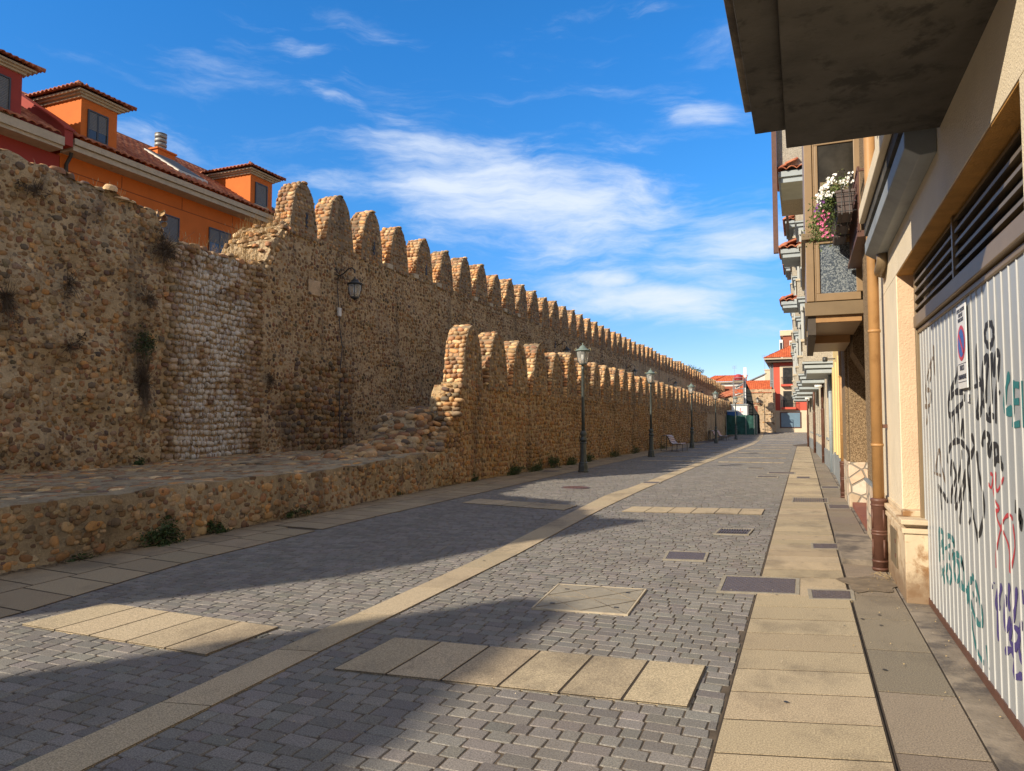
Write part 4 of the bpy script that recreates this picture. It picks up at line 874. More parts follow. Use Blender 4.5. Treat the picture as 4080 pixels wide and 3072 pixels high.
drainpipe('drainpipe', 'pale blue grey drainpipe beside the yellow wall, swept under the grey balcony', .84, 25.6, 3.55, .055, 'bluepipe', .05, 'iron', 'drainpipes')
for y, x, lb in ((31.5, .74, 'tall dark brown drainpipe, nearest of three on the grey building'), (42, .56, 'dark brown drainpipe in the middle of three on the grey building'), (53, .30, 'dark brown drainpipe at the far end of the grey building')):
    drainpipe('drainpipe', lb, x, y, 3.5, .05, 'iron', 2.2, 'iron', 'drainpipes')

# ------------------------------------------------------------ brown pebbledash building with glazed bay
bb = thing('brown_building', 'brown pebbledash building with bronze glazed bay window on stepped corbels', 'building', (1.5, 13, 0))
MB().box(.86, 1.6, 9.32, 11.2, .80, 9.5).build('pier', M['peb'], bb, bevel=.01)
MB().box(.80, .86, 9.9, 10.9, .84, 9.5).build('raised_panel', M['peb'], bb, bevel=.03)
MB().box(.83, 1.6, 15.2, 17.0, .86, 3.4).box(.78, .83, 15.5, 16.8, .86, 3.2).build('pier', M['peb'], bb, bevel=.01)
MB().box(1.15, 2.4, 11.2, 15.2, 0, 3.6).build('recessed_wall', M['peb'], bb)
MB().box(.9, 3.0, 11.2, 17.0, 3.35, 9.5).build('upper_wall', M['peb'], bb)
MB().box(.80, 1.6, 9.34, 11.22, 0, .80).build('stone_plinth', M['crazy'], bb, bevel=.015); MB().box(.79, 1.6, 15.17, 17.0, 0, .86).build('stone_plinth', M['crazy'], bb, bevel=.015)
MB().box(.78, 1.6, 9.33, 11.25, .80, .83).build('plinth_cap', M['greyplinth'], bb)
MB().box(.84, 1.2, 11.25, 15.15, .012, .10).build('doorstep', M['terracotta'], bb)
MB().box(1.13, 1.15, 12.2, 14.6, .1, 2.6).build('door', M['iron'], bb)
MB().prism([(.86, 3.35), (.86, 2.9), (1.15, 2.35), (1.15, 3.35)], 'y', 14.2, 15.2).build('bracket', M['peb'], bb)
byy = 12.0
bay = MB(); bay.box(.09, .205, byy, 16.4, 3.5, 9.4); bay.box(.205, .24, byy + .02, byy + .06, 3.5, 9.4)
bay.box(.24, .86, byy + .01, byy + .07, 3.5, 3.62).box(.24, .86, byy + .01, byy + .07, 4.40, 4.47).box(.80, .90, byy, byy + .08, 3.62, 9.4).box(.24, .29, byy + .01, byy + .07, 3.62, 4.4).box(.24, .29, byy + .01, byy + .07, 4.6, 5.97)
bay.box(.24, .80, byy + .01, byy + .07, 5.97, 6.1).box(.24, .80, byy + .01, byy + .07, 4.57, 4.66); by_ = bay.build('bay_frame', M['bay'], bb, bevel=.008)
MB().box(.03, .90, byy - .06, 16.45, 4.47, 4.57).box(.06, .90, byy - .04, 16.45, 3.27, 3.48).build('bay_sill_board', M['bronze'], bb, bevel=.008)
MB().box(.29, .80, byy + .035, byy + .05, 3.62, 4.40).build('frosted_pane', M['frost'], bb)
up = MB().box(.29, .80, byy + .035, byy + .05, 4.66, 5.97).build('upper_pane', M['panedk'], bb)
MB().box(.29, .80, byy + .035, byy + .05, 6.1, 9.2).build('upper_pane', M['panedk'], bb)
MB().box(.30, .90, byy + .25, 16.3, 3.5, 9.3).build('room_volume', M['baydk'], bb)
build_each(MB().box(.32, .72, byy + .032, byy + .035, 5.15, 5.38).box(.30, .66, byy + .032, byy + .035, 4.86, 4.89), 'pane_reflection_bar', M['bronze'], bb)  # bronze bars painted as reflections on the dark upper pane
MB().box(.10, .215, byy + .02, 15.8, 2.98, 3.27).build('corbel_end_panel', M['baydk'], bb); MB().box(.085, .23, 13.0, 13.5, 3.06, 3.16).build('corbel_block', M['bronze'], bb)
MB().box(.215, .86, byy + .1, 13.9, 3.17, 3.27).build('corbel_beam', M['bay'], bb, bevel=.006); MB().box(.215, .86, byy + .02, byy + .1, 3.17, 3.27).build('corbel_board', M['pipe'], bb)
MB().box(.215, .80, 13.98, 15.6, 3.04, 3.17).build('corbel_beam', M['bay'], bb, bevel=.006); MB().box(.215, .80, 13.9, 13.98, 3.04, 3.17).build('corbel_board', M['pipe'], bb)
# railing and planters on the bay's neighbour window
rl = thing('balcony_railing', 'rusty brown window railing above the drainpipe carrying planters', 'railing', (.78, 10.9, 4.0))
q = MB()
for z in (4.02, 4.85): q.box(.70, .73, 9.95, 11.9, z, z + .03); 
for y in np.arange(9.95, 11.95, .12): q.tube([(.715, y, 4.02), (.715, y, 4.87)], .008, 5)
for y in (9.95, 11.88): q.box(.70, .86, y, y + .03, 4.02, 4.05).box(.70, .86, y, y + .03, 4.82, 4.85)
q.build('bars', M['iron'], rl)
MB().box(.68, .86, 9.9, 11.95, 3.96, 4.015).build('ledge_board', M['iron'], rl)
for k, y in enumerate((10.05, 10.72, 11.36)):
    t = thing('planter', ['brown plastic planter in wire basket nearest the camera under white petunias', 'brown planter between two others on the railing above the street', 'brown planter farthest of three on the railing'][k], 'planter', (.56, y + .28, 4.3), 'planters on the railing')
    MB().hexa([(.48, y + .03, 4.33), (.65, y + .03, 4.33), (.65, y + .52, 4.33), (.48, y + .52, 4.33)], [(.455, y, 4.6), (.675, y, 4.6), (.675, y + .56, 4.6), (.455, y + .56, 4.6)]).box(.445, .685, y - .01, y + .57, 4.59, 4.63).build('trough', M['planter'], t, bevel=.008)
    q = MB()
    for x in (.52, .61): q.tube([(x, y - .03, 4.66), (x, y - .03, 4.3), (x, y + .58, 4.3), (x, y + .58, 4.66)], .005, 5)
    for z in (4.34, 4.46, 4.56): q.tube([(.69, y - .03, z), (.44, y - .03, z), (.44, y + .58, z), (.69, y + .58, z)], .005, 5)
    q.build('wire_basket', M['lampblack'], t)
def leafcloud(P, size, nrm=None):
    n = len(P); d1 = rng.normal(size=(n, 3)); d1 /= np.linalg.norm(d1, axis=1)[:, None]; d2 = rng.normal(size=(n, 3)); d2 -= (d2 * d1).sum(1)[:, None] * d1; d2 /= np.linalg.norm(d2, axis=1)[:, None]
    s = size * rng.uniform(.6, 1.3, (n, 1)); a = P - d1 * s; b_ = P + d2 * s * .5; c_ = P + d1 * s; d_ = P - d2 * s * .5
    return np.stack([a, b_, c_, d_], 1).reshape(-1, 3), np.arange(4 * n).reshape(n, 4)
fl = thing('petunias', 'white and pink petunias trailing over the planters beside the bay window', 'flowers', (.4, 10.5, 4.5))
n = 2300; t_ = rng.random(n); cx_ = .50 - .26 * t_ ** .8; cz_ = 4.74 - .62 * t_ ** 1.5; P = np.stack([cx_ + rng.normal(0, .07, n), 10.35 + rng.normal(0, .14, n), cz_ + rng.normal(0, .075, n)], 1)
V, Q = leafcloud(P, .017); fast('foliage', V, Q, None, M['leafy'], fl, False)
P2 = P[: 700] + rng.normal(0, .02, (700, 3)); V, Q = leafcloud(P2, .018); fast('foliage_dark', V, Q, None, M['leaf'], fl, False)
q = MB()
for i in range(16): 
    s0 = rng.random(); q.tube([(.5, 10.3, 4.62), (.5 - .2 * s0, 10.35 + rng.normal(0, .08), 4.5 - .1 * s0), (.42 - .2 * s0 + rng.normal(0, .05), 10.3 + rng.normal(0, .1), 4.1 + .25 * rng.random())], .003, 4)
q.build('stems', M['leaf'], fl)
def blooms(nm, mat, C, n, sp, r):
    q = MB()
    for i in range(n):
        c = np.array(C[i % len(C)]) + rng.normal(0, sp, 3); nx_ = np.array([-.35, -1, .25]) + rng.normal(0, .4, 3); nx_ /= np.linalg.norm(nx_); a = np.cross(nx_, (0, 0, 1)); a /= np.linalg.norm(a); b_ = np.cross(nx_, a)
        V = [c]; 
        for k in range(10): rr = r * (1 if k % 2 == 0 else .72) * rng.uniform(.85, 1.15); V.append(c + a * rr * math.cos(k * math.pi / 5) + b_ * rr * math.sin(k * math.pi / 5) + nx_ * .008)
        q.add(V, [(0, 1 + k, 1 + (k + 1) % 10) for k in range(10)])
    q.build(nm, M[mat], fl)
blooms('white_blooms', 'petalw', [(.36, 10.15, 4.76), (.42, 10.15, 4.80), (.56, 10.2, 4.76), (.62, 10.15, 4.78), (.30, 10.15, 4.62), (.36, 10.1, 4.6), (.26, 10.12, 4.55), (.33, 10.1, 4.67)], 110, .035, .021)
blooms('pink_blooms', 'petalp', [(.27, 10.15, 4.27), (.28, 10.12, 4.18), (.33, 10.15, 4.08), (.30, 10.15, 4.34)], 30, .03, .02)
blooms('violet_blooms', 'petalv', [(.22, 10.15, 4.45), (.27, 10.12, 4.5)], 8, .025, .02)

# ------------------------------------------------------------ yellow house and grey building
FX = [(17, .85), (26, .92), (32, .80), (45, .62), (57, .36), (62, .30)]
def seg(mb, y0, y1, off, z0, z1, depth=1.2):
    a, b_ = float(IP(y0, FX)) - off, float(IP(y1, FX)) - off
    mb.hexa([(a, y0, z0), (a + depth, y0, z0), (b_ + depth, y1, z0), (b_, y1, z0)], [(a, y0, z1), (a + depth, y0, z1), (b_ + depth, y1, z1), (b_, y1, z1)]); return mb
yh = thing('yellow_house', 'narrow yellow plastered house front between brown and grey buildings', 'house', (1.2, 20, 0))
seg(MB(), 17.02, 24.4, 0, .72, 7.5, 1.6).build('wall', M['yellow'], yh)
q = MB(); 
for a, b_ in ((17.6, 18.4), (19.6, 20.2), (21.6, 22.4), (23.6, 24.3)): seg(q, a, b_, .05, .74, 3.3, .05)
build_each(q, 'pilaster', M['yellow'], yh)
q = MB(); seg(q, 17.02, 19.4, .05, 0, .72, 1.5); seg(q, 19.4, 24.4, .03, 0, .72, 1.5); q.build('plinth', M['greyplinth'], yh, bevel=.01)
for a, b_ in ((18.6, 19.4), (20.5, 21.4), (22.6, 23.4)): seg(MB(), a, b_, .01, 1.1, 2.6, .02).build('window', M['pane'], yh)
sc_ = thing('security_camera', 'small dark security camera bracket under the balcony beside yellow wall', 'camera', (.7, 22.4, 3.35))
MB().lathe([(.06, 0), (.07, .02), (.07, .12), (.03, .14)], (.62, 22.4, 3.38), 12).build('housing', M['lampblack'], sc_, True); MB().box(.62, .9, 22.38, 22.42, 3.44, 3.47).build('arm', M['lampblack'], sc_)
gy = thing('grey_building', 'grey pebbledash building with rows of projecting bays and tiled eaves', 'building', (1.2, 40, 0))
seg(seg(seg(MB(), 24.42, 32, 0, .62, 13, 2), 32, 45, 0, .62, 13, 2), 45, 60, 0, .62, 13, 2).build('wall', M['creamfar'], gy)
seg(seg(seg(MB(), 24.42, 32, .04, 0, .62, 1.9), 32, 45, .04, 0, .62, 1.9), 45, 60, .04, -.1, .62, 1.9).build('plinth', M['greyplinth'], gy)
q = MB()
for y in (27, 29.4, 33, 35.4, 38, 40.6, 44, 46.5, 49, 51.5, 55, 57.4): seg(q, y, y + .5, .05, .64, 3.4, .06)
build_each(q, 'pilaster', M['peblight'], gy)
q = MB()
for y in (28.2, 34.2, 36.8, 39.2, 45.2, 47.8, 50.2, 56.2): seg(q, y, y + 1.1, .07, 1.0, 1.08, .08)
build_each(q, 'sill', M['greyplinth'], gy)
for y in (28.2, 34.2, 36.8, 39.2, 45.2, 47.8, 50.2, 56.2): seg(MB(), y, y + 1.0, .012, 1.08, 2.7, .02).build('window', M['pane'], gy)
def far_bay(y0, y1, xo, xi):
    for fl_ in range(3):
        zb = 3.2 + fl_ * 3.08
        q = MB().box(xo + .1, xi, y0 + .12, y1, zb, zb + .12).box(xo + .04, xi, y0 + .05, y1, zb + .16, zb + .27).box(xo - .02, xi, y0 - .02, y1, zb + .30, zb + .37).box(xo + .16, xi, y0 + .18, y1, zb + .12, zb + .16).box(xo + .12, xi, y0 + .14, y1, zb + .27, zb + .30)
        q.build('moulding', M['bluemould'], gy, bevel=.02)
        MB().box(xo, xi, y0, y1, zb + .38, zb + 1.02).build('parapet', M['peblight'], gy)
        MB().box(xo - .05, xi, y0 - .05, y1, zb + 1.02, zb + 1.10).build('coping', M['fascia'], gy)
        MB().box(xo + .2, xi, y0 + .22, y1, zb + 1.1, zb + 3.06).build('window', M['pane'], gy)
        MB().box(xo + .12, xo + .22, y0 + .12, y0 + .22, zb + 1.1, zb + 3.08).box(xo + .45, xo + .55, y0 + .15, y0 + .22, zb + 1.1, zb + 3.08).box(xo + .1, xi, y0 + .12, y0 + .22, zb + 2.9, zb + 3.08).box(xo + .12, xo + .2, y0, y1 * .5 + y0 * .5, zb + 2.9, zb + 3.08).build('bay_frame', M['greyframe'], gy)
    zt = 3.2 + 3 * 3.08
    MB().box(xo - .2, xi, y0 - .2, y1, zt, zt + .2).box(xo - .3, xi, y0 - .3, y1, zt + .2, zt + .34).build('bay_cornice', M['bluemould'], gy)
    tile_roof('bay_roof', (xo - .4, y0 - .4, zt + .36), (0, y1 - y0 + .4, 0), (1.0, 0, .4), M['tile'], gy, .1, 0)
    tile_roof('bay_roof', (xo - .4, y0 - .4, zt + .36), (xi - xo + .4, 0, 0), (0, 1.0, .4), M['tile'], gy)
for y0, xo in ((24.6, .03), (30.5, -.12), (36, -.24), (42, -.40), (48, -.55), (54, -.7)): far_bay(y0, y0 + 3.4, xo, 1.0)
# tiled canopies with netting half way up
for (y, z, xo) in ((19.6, 8.15, -.42), (25.2, 7.4, -.52), (33, 6.9, -.72)):
    MB().box(xo, .9, y, y + 1.6, z - .28, z - .14).box(xo - .06, .9, y - .06, y + 1.7, z - .14, z).build('canopy', M['bluemould'], gy)
    tile_roof('canopy_roof', (xo - .1, y - .12, z + .01), (0, 1.9, 0), (.55, 0, .25), M['tile'], gy); tile_roof('canopy_roof', (xo - .1, y - .12, z + .01), (1.0, 0, 0), (0, .6, .25), M['tile'], gy)
MB().box(-.5, 1.0, 19.6, 24.4, 8.3, 12.4).build('upper_storeys', M['peblight'], gy)
MB().box(-.62, -.5, 18.9, 60, 12.4, 12.6).build('roof_gutter', M['iron'], gy)
MB().box(-.62, -.5, 19.4, 19.55, 6.0, 12.4).build('upper_drainpipe', M['iron'], gy)
for y, x, z in ((34, .55, 3.25), (30.2, .6, 3.05), (48, .3, 3.15)):
    t = thing('wall_spotlight', {34: 'white cylindrical wall light above the middle of the grey facade', 30.2: 'white cylindrical wall light nearest on the grey facade', 48: 'white wall light farthest down the grey facade'}[y], 'wall light', (x, y, z), 'white lights under the grey bays')
    MB().tube([(x - .16, y, z), (x + .1, y, z)], .055, 12).build('lamp_head', M['white'], t, True); MB().box(x + .08, x + .32, y - .02, y + .02, z - .02, z + .02).build('bracket', M['lampblack'], t)
# ------------------------------------------------------------ far end of the street
cb = thing('coral_building', 'coral red corner building with stone ground floor and two balcony windows at the street end', 'building', (0, 100, .45))
MB().box(-3.55, 9, 100, 112, .3, 3.3).build('ground_floor', M['limestone'], cb)
MB().box(-3.5, 9, 100.02, 112, 3.3, 9.6).build('wall', M['redwall'], cb)
MB().box(-3.98, -3.5, 100.1, 104, 3.35, 3.9).build('bay_base', M['limestone'], cb)
q = MB().box(-3.95, -3.86, 100.15, 100.22, 3.9, 9.3).box(-3.58, -3.5, 100.0, 100.1, 3.9, 9.3)
for z in (3.9, 5.6, 6.9, 7.15, 9.1): q.box(-3.95, -3.5, 100.08, 100.14, z, z + .14)
q.build('bay_frame', M['greyplinth'], cb); MB().box(-3.93, -3.5, 100.16, 104, 3.9, 9.2).build('bay_glazing', M['shutter'], cb)
MB().box(-2.72, -.9, 99.985, 100.02, 3.3, 9.15).build('stone_surround', M['limestone'], cb)
for z0, z1 in ((6.7, 8.95), (3.7, 5.85)):
    w_ = MB().box(-2.35, -1.15, 99.97, 99.985, z0, z1).build('window', M['shutframe'], cb)
    MB().box(-2.26, -1.24, 99.96, 99.97, z0 + .05, z1 - .07).build('pane', M['panedk'], w_)
    bl = MB().box(-2.6, -.8, 99.3, 99.98, z0 - .25, z0 + .02).build('balcony', M['redwall'], cb)
    q = MB().tube([(-2.55, 99.9, z0 + .95), (-2.55, 99.35, z0 + .95), (-.85, 99.35, z0 + .95), (-.85, 99.9, z0 + .95)], .03, 5)
    for x in np.arange(-2.55, -.8, .17): q.tube([(x, 99.35, z0), (x, 99.35, z0 + .95)], .026, 4)
    q.build('railing', M['lampblack'], bl)
w_ = MB().box(-2.8, -.22, 99.93, 100, 1.02, 3.08).build('shop_window', M['iron'], cb); MB().box(-2.66, -.36, 99.92, 99.93, 1.14, 2.98).build('pane', M['shopglass'], w_)
MB().box(-4.6, 10, 98.8, 112.6, 9.95, 10.15).build('eave', M['fascia'], cb); MB().box(-4.4, 9.6, 99.1, 112.4, 9.6, 9.95).build('eave_underside', M['baydk'], cb)
tile_roof('roof', (-4.65, 98.75, 10.17), (15, 0, 0), (0, 7, 3.9), M['tilered'], cb, .47, .47, .26, .06)
tile_roof('roof', (-4.65, 112.7, 10.17), (0, -13.95, 0), (7, 0, 3.9), M['tilered'], cb, .5, .5, .26, .06)
bt = thing('brick_apartment_tower', 'tall red brick apartment block with white windows far behind the coral building', 'building', (0, 130, 0))
MB().box(-2.95, 8, 130, 142, 0, 16.6).build('wall', M['brick'], bt); MB().box(-3.4, 8.3, 129.7, 142, 16.6, 17.5).build('parapet', M['limestone'], bt)
MB().box(-3.5, -2.95, 129.8, 132, 12.6, 15.9).build('enclosed_balcony', M['white'], bt); MB().box(-3.4, -3.05, 129.77, 129.8, 13.9, 15.4).build('balcony_glass', M['pane'], bt)
for z in (14.2, 10.4): 
    w_ = MB().box(-1.9, -.6, 129.95, 130, z, z + 1.5).build('window', M['white'], bt); MB().box(-1.75, -1.3, 129.93, 129.95, z + .35, z + 1.35).build('pane', M['pane'], w_); MB().box(-1.2, -.75, 129.93, 129.95, z + .35, z + 1.35).build('pane', M['pane'], w_)
ad = thing('adobe_building', 'rough tan adobe and rubble wall of an old building closing the street', 'building', (-6.5, 98, .45))
MB().prism([(-11, .2), (-11, 4.6), (-8.9, 5.0), (-7.0, 5.75), (-6.2, 6.05), (-3.3, 6.05), (-3.3, .2)], 'y', 98, 99.2).build('wall', M['adobe'], ad)
MB().prism([(-8.7, 5.0), (-6.95, 5.68), (-6.95, 5.78), (-8.7, 5.1)], 'y', 97.93, 98).box(-8.1, -5.0, 97.93, 98, 4.12, 4.2).build('ledge_course', M['brick'], ad)
for x in (-7.3, -5.8): MB().box(x, x + .35, 97.98, 98, 1.8, 3.9).build('brick_patch', M['brick'], ad)
tile_roof('roof', (-8.3, 97.9, 5.55), (4.6, 0, 0), (0, 5, 1.9), M['tilered'], ad, .25, 0, .26, .05)
tile_roof('lean_roof', (-10.5, 98.3, 4.8), (4.0, 0, 1.1), (0, 4, 1.0), M['tile'], ad, 0, 0, .26, .05)
dh = thing('brick_and_white_house', 'house with red tiled roof, white upper band and brick wall beyond the wall end', 'house', (-12, 130, 0))
MB().box(-16, -9.6, 130, 139, 0, 8.75).build('wall', M['whitewash'], dh); MB().box(-12.9, -9.5, 129.9, 130, 0, 8.1).build('brick_wall', M['brick'], dh)
MB().box(-9.6, -9.48, 130, 139, 0, 8.75).build('side_wall', M['brick'], dh)
MB().box(-10.9, -10.1, 129.86, 129.9, 6.4, 7.9).build('window', M['white'], dh); MB().box(-14.1, -13.4, 129.96, 130, 6.7, 8.1).build('window', M['pane'], dh)
MB().box(-16.5, -9.1, 129.4, 139, 8.75, 8.9).build('eave', M['fascia'], dh)
tile_roof('roof', (-16.5, 129.3, 8.92), (7.5, 0, 0), (0, 4.6, 1.35), M['tilered'], dh, .25, .0, .3, .06)
MB().tube([(-14.5, 129.4, 9.1), (-12.8, 133.5, 10.2)], .1, 6).build('ridge_tiles', M['tilered'], dh)
MB().prism([(129.4, 8.85), (134, 10.3), (139, 8.85)], 'x', -9.5, -9.38).build('gable', M['brick'], dh)
wh = thing('white_gable_house', 'white gabled house with twin chimneys between tiled roofs', 'house', (-6, 122, 0))
MB().prism([(-10, 0), (-10, 7.6), (-5.4, 9.6), (-2, 9.2), (-2, 0)], 'y', 122, 128).build('wall', M['whitewash'], wh)
MB().prism([(-10.2, 7.5), (-5.4, 9.62), (-5.4, 9.78), (-10.2, 7.66)], 'y', 121.8, 128).build('roof_edge', M['greyplinth'], wh)
for x in (-5.6, -4.4): MB().box(x, x + .8, 121.9, 122.7, 7, 10.2).box(x - .08, x + .88, 121.82, 122.78, 10.2, 10.35).build('chimney', M['limestone'], wh)
bk = thing('small_tiled_house', 'small clay roof and beige gable peeping over the wall top far away', 'house', (-19, 136, 0))
MB().box(-21, -17.2, 136, 144, 0, 9.3).build('wall', M['limestone'], bk); tile_roof('roof', (-21.4, 135.6, 9.3), (4.6, 0, 0), (0, 3, .9), M['tilered'], bk, .4, .0, .3, .05)
for x, y, z, h_, lb in ((-5.6, 122.3, 10.3, 2.4, 'thin television aerial on the twin chimneys'), (-11.3, 134, 10.2, 1.8, 'thin television aerial on the red tiled house roof'), (-8.6, 123, 8.4, 1.4, 'low television aerial left of the white gable'),):
    q = MB().tube([(x, y, z), (x, y, z + h_)], .025, 5)
    for k in range(3): q.tube([(x - .4, y, z + h_ - .2 * k - .05), (x + .4, y, z + h_ - .2 * k - .05)], .015, 4)
    tag(q.build('aerial', M['galv']), lb, 'aerial')
# building works at the wall end
ct = thing('green_fence', 'green netting fence round the building works at the far end of the low wall', 'fence', (-7, 88, .2))
V = []; pts = [(-8.4, 87.6), (-7.3, 87.5), (-6.2, 87.6), (-5.3, 87.9), (-5.1, 89.5), (-5.2, 92)]
q = MB()
for i in range(len(pts) - 1):
    for k in range(8):
        t0, t1 = k / 8, (k + 1) / 8; a = np.array(pts[i]) * (1 - t0) + np.array(pts[i + 1]) * t0; b_ = np.array(pts[i]) * (1 - t1) + np.array(pts[i + 1]) * t1
        wa, wb = .06 * math.sin(7.3 * (i + t0)), .06 * math.sin(7.3 * (i + t1))
        q.hexa([(a[0], a[1] + wa, .15), (b_[0], b_[1] + wb, .15), (b_[0], b_[1] + wb + .03, .15), (a[0], a[1] + wa + .03, .15)], [(a[0], a[1] - wa, 2.55 + .05 * math.sin(i * 3 + t0 * 6)), (b_[0], b_[1] - wb, 2.55 + .05 * math.sin(i * 3 + t1 * 6)), (b_[0], b_[1] - wb + .03, 2.55 + .05 * math.sin(i * 3 + t1 * 6)), (a[0], a[1] - wa + .03, 2.55 + .05 * math.sin(i * 3 + t0 * 6))])
q.build('netting', M['mesh'], ct)
for x, y in pts: MB().tube([(x, y - .04, .1), (x, y - .04, 2.6)], .025, 6).build('post', M['galv'], ct)
for x in (-7.8, -6.7, -5.7): MB().box(x - .35, x + .35, 87.25, 87.6, .12, .28).build('concrete_foot', M['fascia'], ct, bevel=.03)
cw = thing('white_site_cabin', 'white site cabin behind the green netting fence', 'cabin', (-6.9, 90, .2))
MB().box(-7.9, -6.15, 89.2, 91.5, .3, 3.75).build('cabin_body', M['white'], cw); MB().box(-8.0, -6.05, 89.1, 91.6, 3.75, 3.92).build('cabin_roof', M['greyplinth'], cw)
MB().box(-6.95, -6.9, 89.17, 89.2, 3.1, 3.45).box(-7.0, -6.6, 89.17, 89.2, 2.95, 3.02).build('cabin_mark', M['signred'], cw)
bc = thing('blue_site_toilet', 'blue and white site toilet left of the white cabin behind netting', 'cabin', (-7.9, 88.6, .2))
MB().box(-8.35, -7.2, 88.2, 89.1, .25, 3.0).build('cabin_body', M['blue'], bc); MB().box(-8.4, -7.15, 88.15, 89.15, 3.0, 3.15).build('cabin_roof', M['white'], bc)
sc2 = thing('scaffold_tower', 'grey scaffold tower against the end of the low wall', 'scaffold', (-7.3, 91, .2))
q = MB()
for x in (-7.95, -6.75):
    for y in (92, 93.2): q.tube([(x, y, .2), (x, y, 7.2)], .04, 6)
for z in (3.9, 4.9, 5.9, 6.9):
    q.tube([(-7.95, 92, z), (-6.75, 92, z)], .035, 5); q.tube([(-7.95, 93.2, z), (-6.75, 93.2, z)], .035, 5); q.tube([(-7.95, 92, z + .35), (-6.75, 92, z + .35)], .03, 5)
q.tube([(-7.95, 92, 3.9), (-6.75, 92, 4.9)], .025, 5).tube([(-7.95, 92, 5.9), (-6.75, 92, 4.9)], .025, 5); q.build('frame_tubes', M['galv'], sc2)
MB().box(-7.9, -6.8, 92, 93.2, 6.85, 6.92).box(-7.9, -6.8, 92, 93.2, 4.85, 4.92).build('deck', M['fascia'], sc2)
tag(MB().prism([(-6.75, .3), (-6.8, 6.9), (-6.55, 6.8), (-5.9, 5.4), (-5.6, 3.6), (-5.0, 2.6), (-4.95, .3)], 'y', 93.4, 93.5).build('black_netting', M['netblack']), 'black debris netting sagging down from the scaffold tower', 'netting')
tk = MB().lathe([(.42, 0), (.5, .1), (.5, .55), (.3, .75), (.05, .8)], (-7.35, 92.6, 6.93), 14).build('red_bucket', M['red'], None, True); tag(tk, 'red tub standing on top of the scaffold tower', 'tub')
tag(MB().tube([(-6.6, 93.3, .3), (-6.6, 93.3, 7.6)], .09, 8).box(-6.78, -6.42, 93.2, 93.4, 7.4, 8.6).build('white_mast', M['white']), 'white mast with box head rising beside the scaffold tower', 'mast')

# ------------------------------------------------------------ street lamps
def lantern(t, cx, cy, z, s, capm, frm):
    """bowl bottom at z, hexagonal tapered glass, flared cap, finial"""
    prof = [(.125, 0), (.165, .10), (.195, .22), (.212, .36), (.215, .42)]
    gl_ = MB().lathe([(r * s * .97, h * s) for r, h in prof], (cx, cy, z), 20).build('glass_bowl', M['lglass'], t, True)
    q = MB()
    for k in range(4):
        a = k * math.pi / 2 + .6; q.tube([(cx + r * s * 1.02 * math.cos(a), cy + r * s * 1.02 * math.sin(a), z + h * s) for r, h in prof], .011 * s, 6)
    q.lathe([(.135 * s, -.03 * s), (.14 * s, 0), (.13 * s, .015 * s)], (cx, cy, z), 20).lathe([(.222 * s, .40 * s), (.222 * s, .43 * s)], (cx, cy, z), 20); q.build('lantern_frame', M[frm], t)
    MB().lathe([(.255 * s, .425 * s), (.262 * s, .44 * s), (.225 * s, .465 * s), (.15 * s, .50 * s), (.125 * s, .515 * s), (.12 * s, .55 * s), (.09 * s, .565 * s), (.07 * s, .60 * s), (.03 * s, .615 * s), (.02 * s, .635 * s), (.028 * s, .65 * s), (.008 * s, .70 * s)], (cx, cy, z), 22).build('lantern_cap', M[capm], t, True)
    q = MB(); 
    for sg_ in (-1, 1):
        q.tube([(cx + sg_ * s * (.24 + .035 * math.cos(a)), cy, z + s * (.47 + .045 * math.sin(a))) for a in np.linspace(-1.2, 3.6, 9)], .008 * s, 5)
    q.build('cap_scrolls', M['brass'] if capm == 'lampcap' else M[frm], t)
    MB().lathe([(.03 * s, .1 * s), (.05 * s, .18 * s), (.05 * s, .30 * s), (.03 * s, .40 * s)], (cx, cy, z), 12).build('bulb', M['white'], t, True)
LB = 'green-grey cast iron street lamp, '
lamp0 = thing('street_lamp', LB + 'nearest the camera and the largest', 'street lamp', (-6.74, 22.76, 0), 'street lamps along the low wall')
x, y = -6.74, 22.76
MB().lathe([(.185, 0), (.185, .05), (.165, .07), (.16, .22), (.145, .27), (.15, .30), (.118, .34)], (x, y, 0), 8).build('lamp_base', M['lampgreen'], lamp0, bevel=.006)
MB().lathe([(.118, .34), (.105, .5), (.098, .92), (.115, .94), (.115, .97), (.085, 1.0)], (x, y, 0), 8).build('fluted_shaft', M['lampgreen'], lamp0, bevel=.004)
MB().lathe([(.085, 1.0), (.125, 1.04), (.13, 1.09), (.085, 1.14), (.075, 1.18), (.105, 1.22), (.112, 1.27), (.09, 1.32), (.06, 1.36)], (x, y, 0), 18).build('turned_rings', M['lampgreen'], lamp0, True)
MB().lathe([(.058, 1.36), (.054, 2.2), (.046, 3.38), (.06, 3.40), (.06, 3.43), (.042, 3.45), (.045, 3.52), (.075, 3.56)], (x, y, 0), 16).build('pole', M['lampgreen'], lamp0, True)
lantern(lamp0, x, y, 3.58, 1.0, 'lampcap', 'lampgreen')
for (x, y), lb in (((-6.79, 34.4), 'second from the camera, left of the nearer bench'), ((-6.75, 47.7), 'third from the camera, just beyond the nearer bench'), ((-6.52, 59.5), 'fourth, in front of the far benches'), ((-6.05, 72.3), 'fifth, in front of the green netting fence'), ((-6.0, 94.6), 'last and smallest, its head above the green netting')):
    dup(lamp0, (x, y, float(zg(y)) - .01), LB + lb)
wl = thing('wall_lantern', 'black lantern on scrolled wall bracket, nearest and largest on the tall wall', 'wall lamp', (XT, 19.1, 6.5), 'bracket lanterns on the tall wall')
y = 19.1; z = 6.5
q = MB().box(XT, XT + .03, y - .04, y + .04, z - .28, z + .16)
